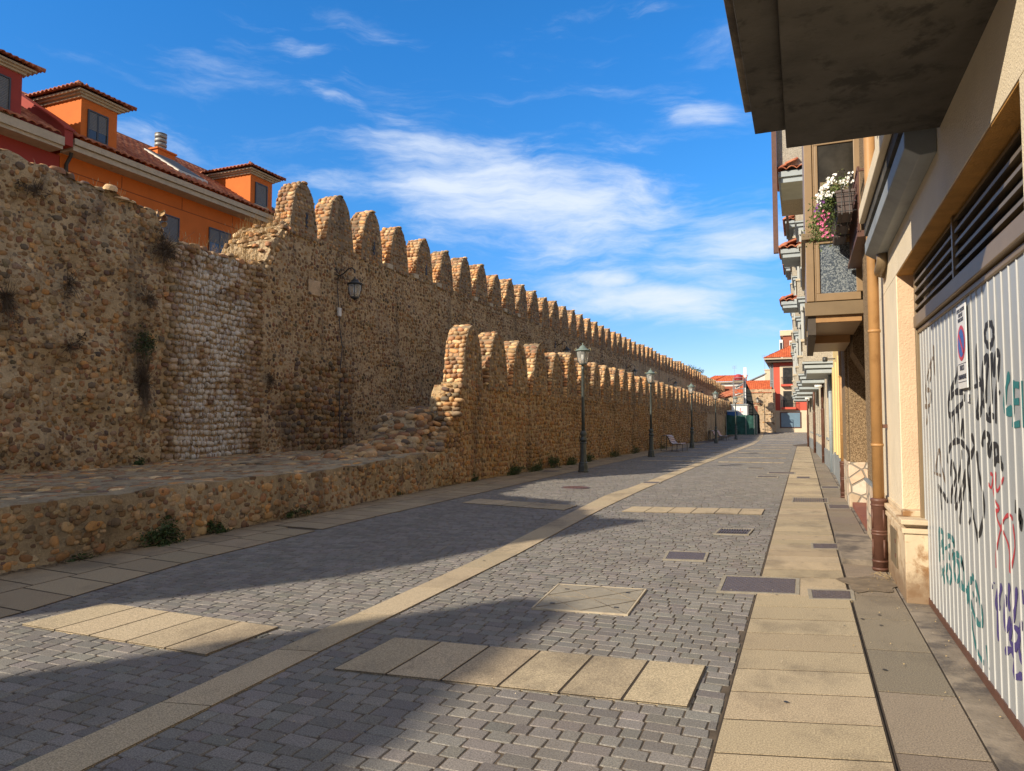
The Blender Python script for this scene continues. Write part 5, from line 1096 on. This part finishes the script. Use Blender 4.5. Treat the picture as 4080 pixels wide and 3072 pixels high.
q.tube([(XT + .02, y, z - .05), (XT + .18, y, z - .12), (XT + .36, y, z - .03), (XT + .52, y, z + .09), (XT + .64, y, z + .11), (XT + .74, y, z + .03), (XT + .76, y, z - .08)], .022, 7)
q.tube([(XT + .03, y, z + .1), (XT + .12, y, z + .12), (XT + .17, y, z + .04), (XT + .12, y, z - .03), (XT + .06, y, z + .02)], .012, 6); q.tube([(XT + .03, y, z - .25), (XT + .10, y, z - .2), (XT + .17, y, z - .1)], .012, 6)
q.build('bracket', M['lampblack'], wl); lantern(wl, XT + .76, y, z - .86, .98, 'lampblack', 'lampblack')
MB().lathe([(.015, 0), (.05, .03), (.09, .07), (.1, .09)], (XT + .76, y, z - .96), 14).build('drip_finial', M['lampblack'], wl, True)
for y, lb in ((41.3, 'second on the tall wall, left of the nearest street lamp head'), (60.2, 'third on the tall wall, left of the second lamp'), (80, 'fourth on the tall wall, above low merlons'), (99, 'fifth on the tall wall, above the third lamp'), (115, 'last on the tall wall, by the scaffold')):
    dup(wl, (float(xtf(y)), y, 6.5 - float(zdrop(y))), 'black bracket lantern, ' + lb)
al = thing('adobe_wall_lantern', 'black lantern on a bracket casting its shadow on the tan adobe wall', 'wall lamp', (-5.4, 97.6, 4.6))
lantern(al, -5.4, 97.5, 4.3, 1.1, 'lampblack', 'lampblack'); MB().tube([(-5.4, 98, 4.1), (-5.4, 97.8, 4.0), (-5.4, 97.5, 4.15), (-5.4, 97.5, 4.3)], .03, 6).build('bracket', M['lampblack'], al)
cbq = MB().tube([(XT + .04, 19.2, 6.4), (XT + .04, 19.18, 5.9), (XT + .05, 19.22, 5.5), (XT + .06, 19.3, 4.7), (XT + .06, 19.45, 4.1), (XT + .06, 19.34, 3.3), (XT + .09, 19.3, 2.1), (XT + .09, 19.36, .6)], .013, 5).build('cable', M['lampblack'], None)
tag(cbq, 'thin black cable hanging down the tall wall below the nearest lantern', 'cable')
tag(MB().box(XT + .03, XT + .1, 19.2, 19.33, 5.1, 5.37).build('junction_box', M['white'], None, bevel=.004), 'small white junction box on the cable under the nearest lantern', 'junction box')

# ------------------------------------------------------------ benches
def bench(loc, label, rot=0):
    t = thing('slatted_bench', label, 'bench', (0, 0, 0), 'slatted benches by the low wall')
    prof = [(.62, .43), (.5, .455), (.3, .44), (.12, .43), (.02, .46), (-.06, .56), (-.13, .72), (-.2, .86), (-.28, .92), (-.42, .93), (-.54, .88)]
    D = [0]; 
    for a, b_ in zip(prof, prof[1:]): D.append(D[-1] + math.hypot(b_[0] - a[0], b_[1] - a[1]))
    n = 25; s0 = None
    for k in range(n):
        d = D[-1] * (k + .5) / n; x = np.interp(d, D, [p[0] for p in prof]); z = np.interp(d, D, [p[1] for p in prof]); x2 = np.interp(d + .01, D, [p[0] for p in prof]); z2 = np.interp(d + .01, D, [p[1] for p in prof])
        th = math.atan2(z2 - z, x2 - x); c, s_ = math.cos(th), math.sin(th); hw = D[-1] / n / 2 * .8
        q = MB().prism([(x - hw * c - .008 * s_, z - hw * s_ + .008 * c), (x + hw * c - .008 * s_, z + hw * s_ + .008 * c), (x + hw * c + .008 * s_, z + hw * s_ - .008 * c), (x - hw * c + .008 * s_, z - hw * s_ - .008 * c)], 'y', -.85, .85)
        q.build('slat', M['slatw' if k % 2 else 'slatr'], t)
    for sy in (-.86, .86):
        MB().tube([(.62, sy, 0), (.62, sy, .41), (.5, sy, .43), (.12, sy, .41), (-.02, sy, .44), (-.1, sy, .58), (-.22, sy, .84), (-.32, sy, .9), (-.5, sy, .9), (-.58, sy, .82), (-.6, sy, 0)], .02, 6).build('side_frame', M['lampgreen'], t)
        MB().tube([(.05, sy, .42), (.02, sy, 0)], .018, 6).build('leg', M['lampgreen'], t)
    t.location = loc; t.rotation_euler = (0, 0, rot); return t
b0 = bench((-7.0, 42.2, 0), 'striped red and white slatted bench standing alone between the second and third street lamps')
b1 = dup(b0, (-7.2, 69.5, 0), 'pale striped bench beyond the fourth street lamp, nearer of the far pair'); b2 = dup(b0, (-7.9, 71.8, 0), 'pale bench seen end on half hidden behind the fourth street lamp')

# ------------------------------------------------------------ covers in the paving
def cover(label, P, mat='castiron', rim='covergrey', pat='lozenge', z=.014):
    P = np.array(P, float); c = P.mean(0); t = thing('inspection_cover' if pat != 'grate' else 'drain_grate', label, 'cover' if pat != 'grate' else 'drain', (c[0], c[1], 0))
    def ring(k): return c + (P - c) * k
    o, i = ring(1 + (.045 if pat != 'lines' else .02) / max(.15, abs(P - c).max())), ring(1.0)
    q = MB(); 
    for k in range(4):
        j = (k + 1) % 4; q.hexa([(*o[k], -.01), (*o[j], -.01), (*i[j], -.01), (*i[k], -.01)], [(*o[k], z), (*o[j], z), (*i[j], z), (*i[k], z)])
    q.build('cover_frame', M[rim], t)
    i2 = ring(.985); MB().hexa([(*p, -.01) for p in i2], [(*p, z - .003 if pat != 'grate' else z - .02) for p in i2]).build('cover_plate', M[mat if pat != 'grate' else 'black'], t)
    def at(u, v): return P[0] * (1 - u) * (1 - v) + P[1] * u * (1 - v) + P[2] * u * v + P[3] * (1 - u) * v
    q = MB()
    if pat == 'grate':
        n = max(8, int(np.linalg.norm(P[1] - P[0]) / .035))
        for k in range(n): a, b_ = (k + .25) / n, (k + .75) / n; q.hexa([(*at(a, .04), z - .019), (*at(b_, .04), z - .019), (*at(b_, .96), z - .019), (*at(a, .96), z - .019)], [(*at(a, .04), z), (*at(b_, .04), z), (*at(b_, .96), z), (*at(a, .96), z)])
        q.hexa([(*at(0, .47), z - .019), (*at(1, .47), z - .019), (*at(1, .53), z - .019), (*at(0, .53), z - .019)], [(*at(0, .47), z + .001), (*at(1, .47), z + .001), (*at(1, .53), z + .001), (*at(0, .53), z + .001)])
        q.build('grate_bars', M[mat], t)
    elif pat == 'lozenge':
        nu = max(6, int(np.linalg.norm(P[1] - P[0]) / .042)); nv = max(4, int(np.linalg.norm(P[2] - P[1]) / .05))
        for a in range(nu):
            for b_ in range(nv):
                u, v = (a + .5 + .5 * (b_ % 2)) / (nu + .5), (b_ + .5) / nv; hu, hv = .36 / nu, .36 / nv
                q.add([(*at(u - hu, v), z - .003), (*at(u, v - hv), z - .003), (*at(u + hu, v), z - .003), (*at(u, v + hv), z - .003), (*at(u, v), z + .003)], [(0, 1, 4), (1, 2, 4), (2, 3, 4), (3, 0, 4)])
        q.build('tread_pattern', M[mat], t)
    else:
        for a, b_ in (((0, .0), (1, 1)), ((.5, 0), (1, .5)), ((0, .5), (.5, 1)), ((1, 0), (0, 1)), ((.5, 0), (0, .5)), ((1, .5), (.5, 1)), ((0, .5), (1, .5))):
            pa, pb = at(*a), at(*b_); d = (pb - pa) / np.linalg.norm(pb - pa); n_ = np.array([-d[1], d[0]]) * .0025
            q.hexa([(*(pa + n_), z - .004), (*(pa - n_), z - .004), (*(pb - n_), z - .004), (*(pb + n_), z - .004)], [(*(pa + n_), z + .001), (*(pa - n_), z + .001), (*(pb - n_), z + .001), (*(pb + n_), z + .001)])
        q.build('groove_lines', M['concrete'], t)
        q = MB()
        for u, v in ((.15, .2), (.85, .2), (.15, .8), (.85, .8)): a = at(u, v); q.box(a[0] - .02, a[0] + .02, a[1] - .012, a[1] + .012, z - .003, z + .001)
        q.build('lifting_slot', M['black'], t)
    return t
cover('large square grey concrete cover in the paving with diagonal lines', [(-2.19, 5.86), (-1.40, 5.96), (-1.44, 6.9), (-2.27, 6.8)], 'covergrey', 'fascia', 'lines')
cover('wide dark iron cover straddling the sidewalk edge with lozenge tread', [(-.76, 7.11), (-.10, 7.26), (-.10, 7.95), (-.77, 7.82)])
cover('small dark iron cover in the paving beyond the large grey one', [(-1.53, 8.53), (-1.11, 8.62), (-1.14, 9.13), (-1.57, 9.05)])
cover('rectangular drain grate in the middle of the right hand paving', [(-1.2, 10.75), (-.78, 10.85), (-.75, 11.39), (-1.18, 11.3)], pat='grate')
cover('dark iron cover set in the sidewalk joint beside the wide cover', [(.05, 7.13), (.37, 7.23), (.38, 7.58), (.04, 7.48)])
cover('small brown iron cover in the sidewalk near the stone doorstep', [(.09, 9.95), (.40, 10.05), (.41, 10.45), (.09, 10.35)])
cover('wide iron grating cover across the sidewalk in front of the brown building', [(-.22, 15.6), (.42, 15.8), (.44, 16.7), (-.22, 16.6)], pat='grate')
cover('iron cover against the kerb strip next to the wide sidewalk grating', [(.43, 14.7), (.78, 14.8), (.78, 15.5), (.43, 15.4)])
cover('thin iron cover farther up the sidewalk by the wall', [(.40, 19.2), (.78, 19.3), (.78, 19.9), (.40, 19.8)])
cover('thin iron cover in the middle of the sidewalk, far up', [(-.2, 22.4), (.14, 22.5), (.14, 23.2), (-.2, 23.1)])
cover('wide dark cover across the sidewalk edge far up the street', [(-1.06, 24.2), (-.3, 24.3), (-.3, 25.1), (-1.06, 25.0)])
cover('dark drain cover in the paving just before the far sidewalk edge cover', [(-1.29, 22.4), (-.75, 22.5), (-.75, 23.1), (-1.29, 23.0)], pat='grate')
cover('thin dark drain cover farthest up the paving', [(-1.85, 26.6), (-1.38, 26.7), (-1.38, 27.4), (-1.85, 27.3)], pat='grate')
cover('dark cover in the left walkway near the nearest street lamp', [(-8.1, 22.4), (-7.6, 22.4), (-7.6, 22.9), (-8.1, 22.9)])
cover('dark cover crossing the gap in the pale centre band', [(-4.02, 19.08), (-3.62, 19.12), (-3.62, 19.58), (-4.02, 19.54)])
mh = thing('round_manhole', 'round brown iron manhole cover in the left paving before the nearest street lamp', 'manhole', (-5.28, 17.14, 0))
MB().lathe([(.36, -.01), (.36, .012), (.32, .014)], (-5.28, 17.14, 0), 32).build('manhole_frame', M['castiron'], mh); q = MB().lathe([(.315, -.01), (.315, .016)], (-5.28, 17.14, 0), 32)
for r in (.1, .19, .27):
    for k in range(int(r * 60)): a = 2 * math.pi * k / int(r * 60); q.box(-5.28 + r * math.cos(a) - .015, -5.28 + r * math.cos(a) + .015, 17.14 + r * math.sin(a) - .015, 17.14 + r * math.sin(a) + .015, .016, .021)
q.build('manhole_lid', M['iron'], mh)

# ------------------------------------------------------------ plants
def shrub(name, label, c, r, nleaf, ntw, leafm, size, cat='plant', group=None, N=(1, 0, 0), drop=0):
    t = thing(name, label, cat, c, group); c = np.array(c, float); N = np.array(N, float)
    if ntw:
        q = MB()
        for i in range(ntw):
            d = rng.normal(size=3) * np.array(r); d += N * abs(rng.normal()) * np.mean(r) * .6; e = c + d; m_ = c + d * .5 + rng.normal(0, .04, 3)
            q.tube([tuple(c), tuple(m_), tuple(e + np.array([0, 0, -drop * rng.random()]))], [.006, .004, .002], 3)
        q.build('twigs', M['dry'], t)
    if nleaf:
        cl = rng.normal(size=(max(4, nleaf // 40), 3)) * np.array(r) * .7 + c
        P = cl[rng.integers(0, len(cl), nleaf)] + rng.normal(size=(nleaf, 3)) * np.array(r) * .35; P[:, 0] = np.maximum(P[:, 0], c[0] - .02) if N[0] else P[:, 0]; P[:, 2] = np.maximum(P[:, 2], .01)
        V, Q = leafcloud(P, size); fast('foliage', V, Q, None, M[leafm], t, False)
    return t
G1 = 'dry shrubs rooted in the tall wall'
for (y, z, ry, rz, nl, nt_, lb) in ((10.12, 4.95, .22, .22, 300, 200, 'large dry brown shrub at the top corner of the limed panel'), (7.2, 3.55, .12, .26, 250, 130, 'dark dry shrub at the left picture edge on the wall'), (8.2, 3.95, .12, .2, 120, 70, 'sparse dry weed high on the left part of the wall'),
        (7.6, 5.35, .12, .12, 80, 50, 'small dry weed just under the ragged wall top'), (9.75, 3.95, .16, .14, 150, 90, 'dry tuft above the long hanging shrub'), (9.72, 3.1, .13, .2, 700, 90, 'green topped shrub hanging beside the white panel'),
        (9.72, 2.35, .12, .32, 420, 260, 'long dry brown shrub hanging low beside the white panel'), (13.15, 2.6, .12, .12, 120, 90, 'small dry tuft just right of the white panel'), (8.25, 2.9, .13, .12, 160, 50, 'faint weed in the middle of the left wall part')):
    shrub('wall_shrub', lb, (XT + .10, y * KS, 1.6 + (z - 1.6) * KS), (.09, ry * KS, rz * KS), nl, nt_, 'leaf' if 'green' in lb else 'dry', .028, 'shrub', G1, drop=.05)
shrub('wall_weed', 'small green weed at the foot of the white panel', (XT + .12, 11.75, .75), (.06, .12, .1), 260, 0, 'leaf', .028)
G2 = 'green weeds along the wall foot'
for x, y, rx, ry, rz, n, lb in ((-7.85, 7.1, .10, .20, .17, 1500, 'largest green weed at the foot of the ledge, leftmost'), (-7.95, 8.15, .07, .18, .07, 420, 'low spreading green weed right of the largest one at the ledge'), (-7.98, 8.0, .04, .1, .16, 200, 'thin upright weed against the ledge'),
        (-8.0, 9.9, .08, .16, .12, 700, 'green weed at the ledge foot halfway along'), (-7.85, 5.9, .05, .25, .04, 160, 'low straggling weed at the left end of the ledge foot'), (-8.4, 17.9, .06, .16, .12, 360, 'small weed at the foot of the ruined steps'), (-8.35, 13.8, .05, .2, .08, 260, 'weed at the ledge foot near the ruin'),
        (-8.35, 20.6, .12, .5, .16, 1500, 'broad green weed bed below the first low merlons'), (-8.35, 22.6, .12, .5, .2, 1300, 'green weed bed left of the nearest street lamp'), (-8.35, 24.4, .12, .4, .26, 1500, 'tall green weeds behind the nearest street lamp'), (-8.35, 26.6, .13, .5, .22, 1400, 'green weeds right of the nearest street lamp'), (-8.35, 29, .12, .6, .2, 1100, 'green weed patch between the first two lamps'),
        (-8.35, 33.5, .12, .7, .2, 900, 'green weeds left of the second street lamp'), (-8.35, 38, .12, .8, .2, 900, 'green weeds behind the nearer bench'), (-8.3, 46, .12, .9, .2, 800, 'green weeds behind the third street lamp'), (-8.3, 58, .12, 1.2, .2, 700, 'distant green weeds before the far benches')):
    shrub('foot_weed', lb, (x, y, rz * .6), (rx * .8, ry * .8, rz * .7), int(n * .8), 14, 'leaf', .022, 'weed', G2)
# dry grass on the broken wall top
def grass(label, x0, x1, y0, y1, z, n, h, mat='straw'):
    q = MB()
    for i in range(n):
        x, y = rng.uniform(x0, x1), rng.uniform(y0, y1); hh = h * rng.uniform(.4, 1.2); d = rng.normal(0, .22, 2) * hh; wv_ = .006; zz = float(z(y)) if callable(z) else z
        q.add([(x, y - wv_, zz), (x, y + wv_, zz), (x + d[0] * .4, y + d[1] * .4 + wv_ * .7, zz + hh * .6), (x + d[0] * .4, y + d[1] * .4 - wv_ * .7, zz + hh * .6), (x + d[0], y + d[1], zz + hh)], [(0, 1, 2, 3), (3, 2, 4)])
        if rng.random() < .3: q.add([(x + d[0], y + d[1] - .012, zz + hh - .03), (x + d[0], y + d[1] + .012, zz + hh - .03), (x + d[0], y + d[1], zz + hh + .05)], [(0, 1, 2)])
    o = q.build('grass', M[mat]); o['kind'] = 'stuff'; tag(o, label, 'grass'); return o
grass('dry straw grass growing on the broken wall top in front of the orange house', -15.7, -14.05, 15.0, 16.9, lambda y: ttop(y), 520, .5)
grass('tall dry stalks on the stepped shoulder of the tall wall', -15.7, -14.3, 13.6, 15.0, 5.98, 90, .6)
grass('short dry grass on the ragged top of the left wall part', -15.4, -14, 8, 11.6, 6.75, 70, .2)
tr_ = thing('small_tree', 'small green bush showing above the far end of the tall wall', 'tree', (-17.6, 112, 0))
MB().tube([(-17.6, 112, 0), (-17.5, 112, 4), (-17.6, 112.2, 8.5)], [.15, .1, .05], 7).build('trunk', M['dry'], tr_)
cl = np.concatenate([rng.normal(size=(16, 3)) * np.array([.75, .6, .35]) + np.array([-15.8, 112, 9.5]), rng.normal(size=(4, 3)) * .3 + np.array([-17.5, 112, 10.4])]); P = cl[rng.integers(0, 20, 1800)] + rng.normal(size=(1800, 3)) * .22
V, Q = leafcloud(P, .10); fast('crown', V, Q, None, M['leaf'], tr_, False)
# fallen leaves and litter
q = MB(); n = 260
for i in range(n):
    x, y = rng.uniform(-7.6, -5.2), rng.uniform(21, 36); s_ = rng.uniform(.015, .035); a = rng.uniform(0, 6); q.add([(x + s_ * math.cos(a + k * 1.57), y + s_ * math.sin(a + k * 1.57), .022 + .004 * k) for k in range(4)], [(0, 1, 2, 3)])
for i in range(70):
    x, y = rng.uniform(.3, .98), rng.uniform(4.5, 9); s_ = rng.uniform(.003, .008); a = rng.uniform(0, 6); q.add([(x + s_ * math.cos(a + k * 1.57), y + s_ * math.sin(a + k * 1.57), .018 + .002 * k) for k in range(4)], [(0, 1, 2, 3)])
o = q.build('fallen_leaves', M['straw']); o['kind'] = 'stuff'; tag(o, 'small dry leaves scattered over the paving', 'leaves')

q = MB()
for i in range(90):
    x, y = (rng.uniform(-.4, .75), rng.uniform(3.4, 22)) if i < 55 else (rng.uniform(-6, -.6), rng.uniform(3, 12)); s_ = rng.uniform(.007, .017); k_ = 9
    q.add([(x + s_ * rng.uniform(.7, 1.2) * math.cos(2 * math.pi * a / k_), y + s_ * rng.uniform(.7, 1.2) * math.sin(2 * math.pi * a / k_), .0165) for a in range(k_)], [tuple(range(k_))])
o = q.build('gum_spots', M['lampblack']); o['kind'] = 'stuff'; tag(o, 'dark gum spots trodden into the paving and sidewalk', 'gum')
q = MB()
for i in range(420):
    x, y = rng.uniform(-7.5, 1.0), 2.6 + rng.random() ** 1.6 * 20; s_ = rng.uniform(.002, .006); a = rng.uniform(0, 6)
    q.add([(x + s_ * math.cos(a + k * 2.1), y + s_ * math.sin(a + k * 2.1), .014) for k in range(3)] + [(x, y, .014 + s_)], [(0, 1, 3), (1, 2, 3), (2, 0, 3)])
o = q.build('grit', M['fascia']); o['kind'] = 'stuff'; tag(o, 'pale grit and tiny crumbs scattered on the paving', 'grit')
# moss and dirt lodged along the wall foot
q = MB()
for i in range(900):
    y = rng.uniform(2, 30); x = float(IP(y, XF)) + abs(rng.normal(0, .07)); s_ = rng.uniform(.008, .03); a = rng.uniform(0, 6)
    q.add([(x + s_ * math.cos(a + k * 1.57), y + s_ * math.sin(a + k * 1.57), .018 + rng.uniform(0, .012)) for k in range(4)], [(0, 1, 2, 3)])
o = q.build('wall_foot_litter', M['dry']); o['kind'] = 'stuff'; tag(o, 'brown leaf litter and dirt lodged along the foot of the ledge and low wall', 'litter')

q = MB(); n = 26
V = [(.58 + (.25 + .05 * math.sin(3 * a) + .03 * math.sin(7 * a)) * math.cos(a), 7.95 + (.45 + .12 * math.sin(2 * a + 1) + .05 * math.sin(5 * a)) * math.sin(a), .0145) for a in np.linspace(0, 2 * math.pi, n, endpoint=False)]
o = q.add(V, [tuple(range(n))]).build('damp_patch', M['damp']); o['kind'] = 'stuff'; tag(o, 'damp brown patch on the sidewalk at the foot of the nearest drainpipe', 'stain')
q = MB()
for i in range(40):
    x, y = .75 + rng.normal(0, .07), 8.35 + rng.normal(0, .12); q.tube([(x, y, .02), (x + rng.normal(0, .03), y + rng.normal(0, .03), .03 + .02 * rng.random())], .0015, 3)
o = q.build('dry_scraps', M['straw']); o['kind'] = 'stuff'; tag(o, 'dry twigs and scraps caught at the base of the nearest drainpipe', 'litter')
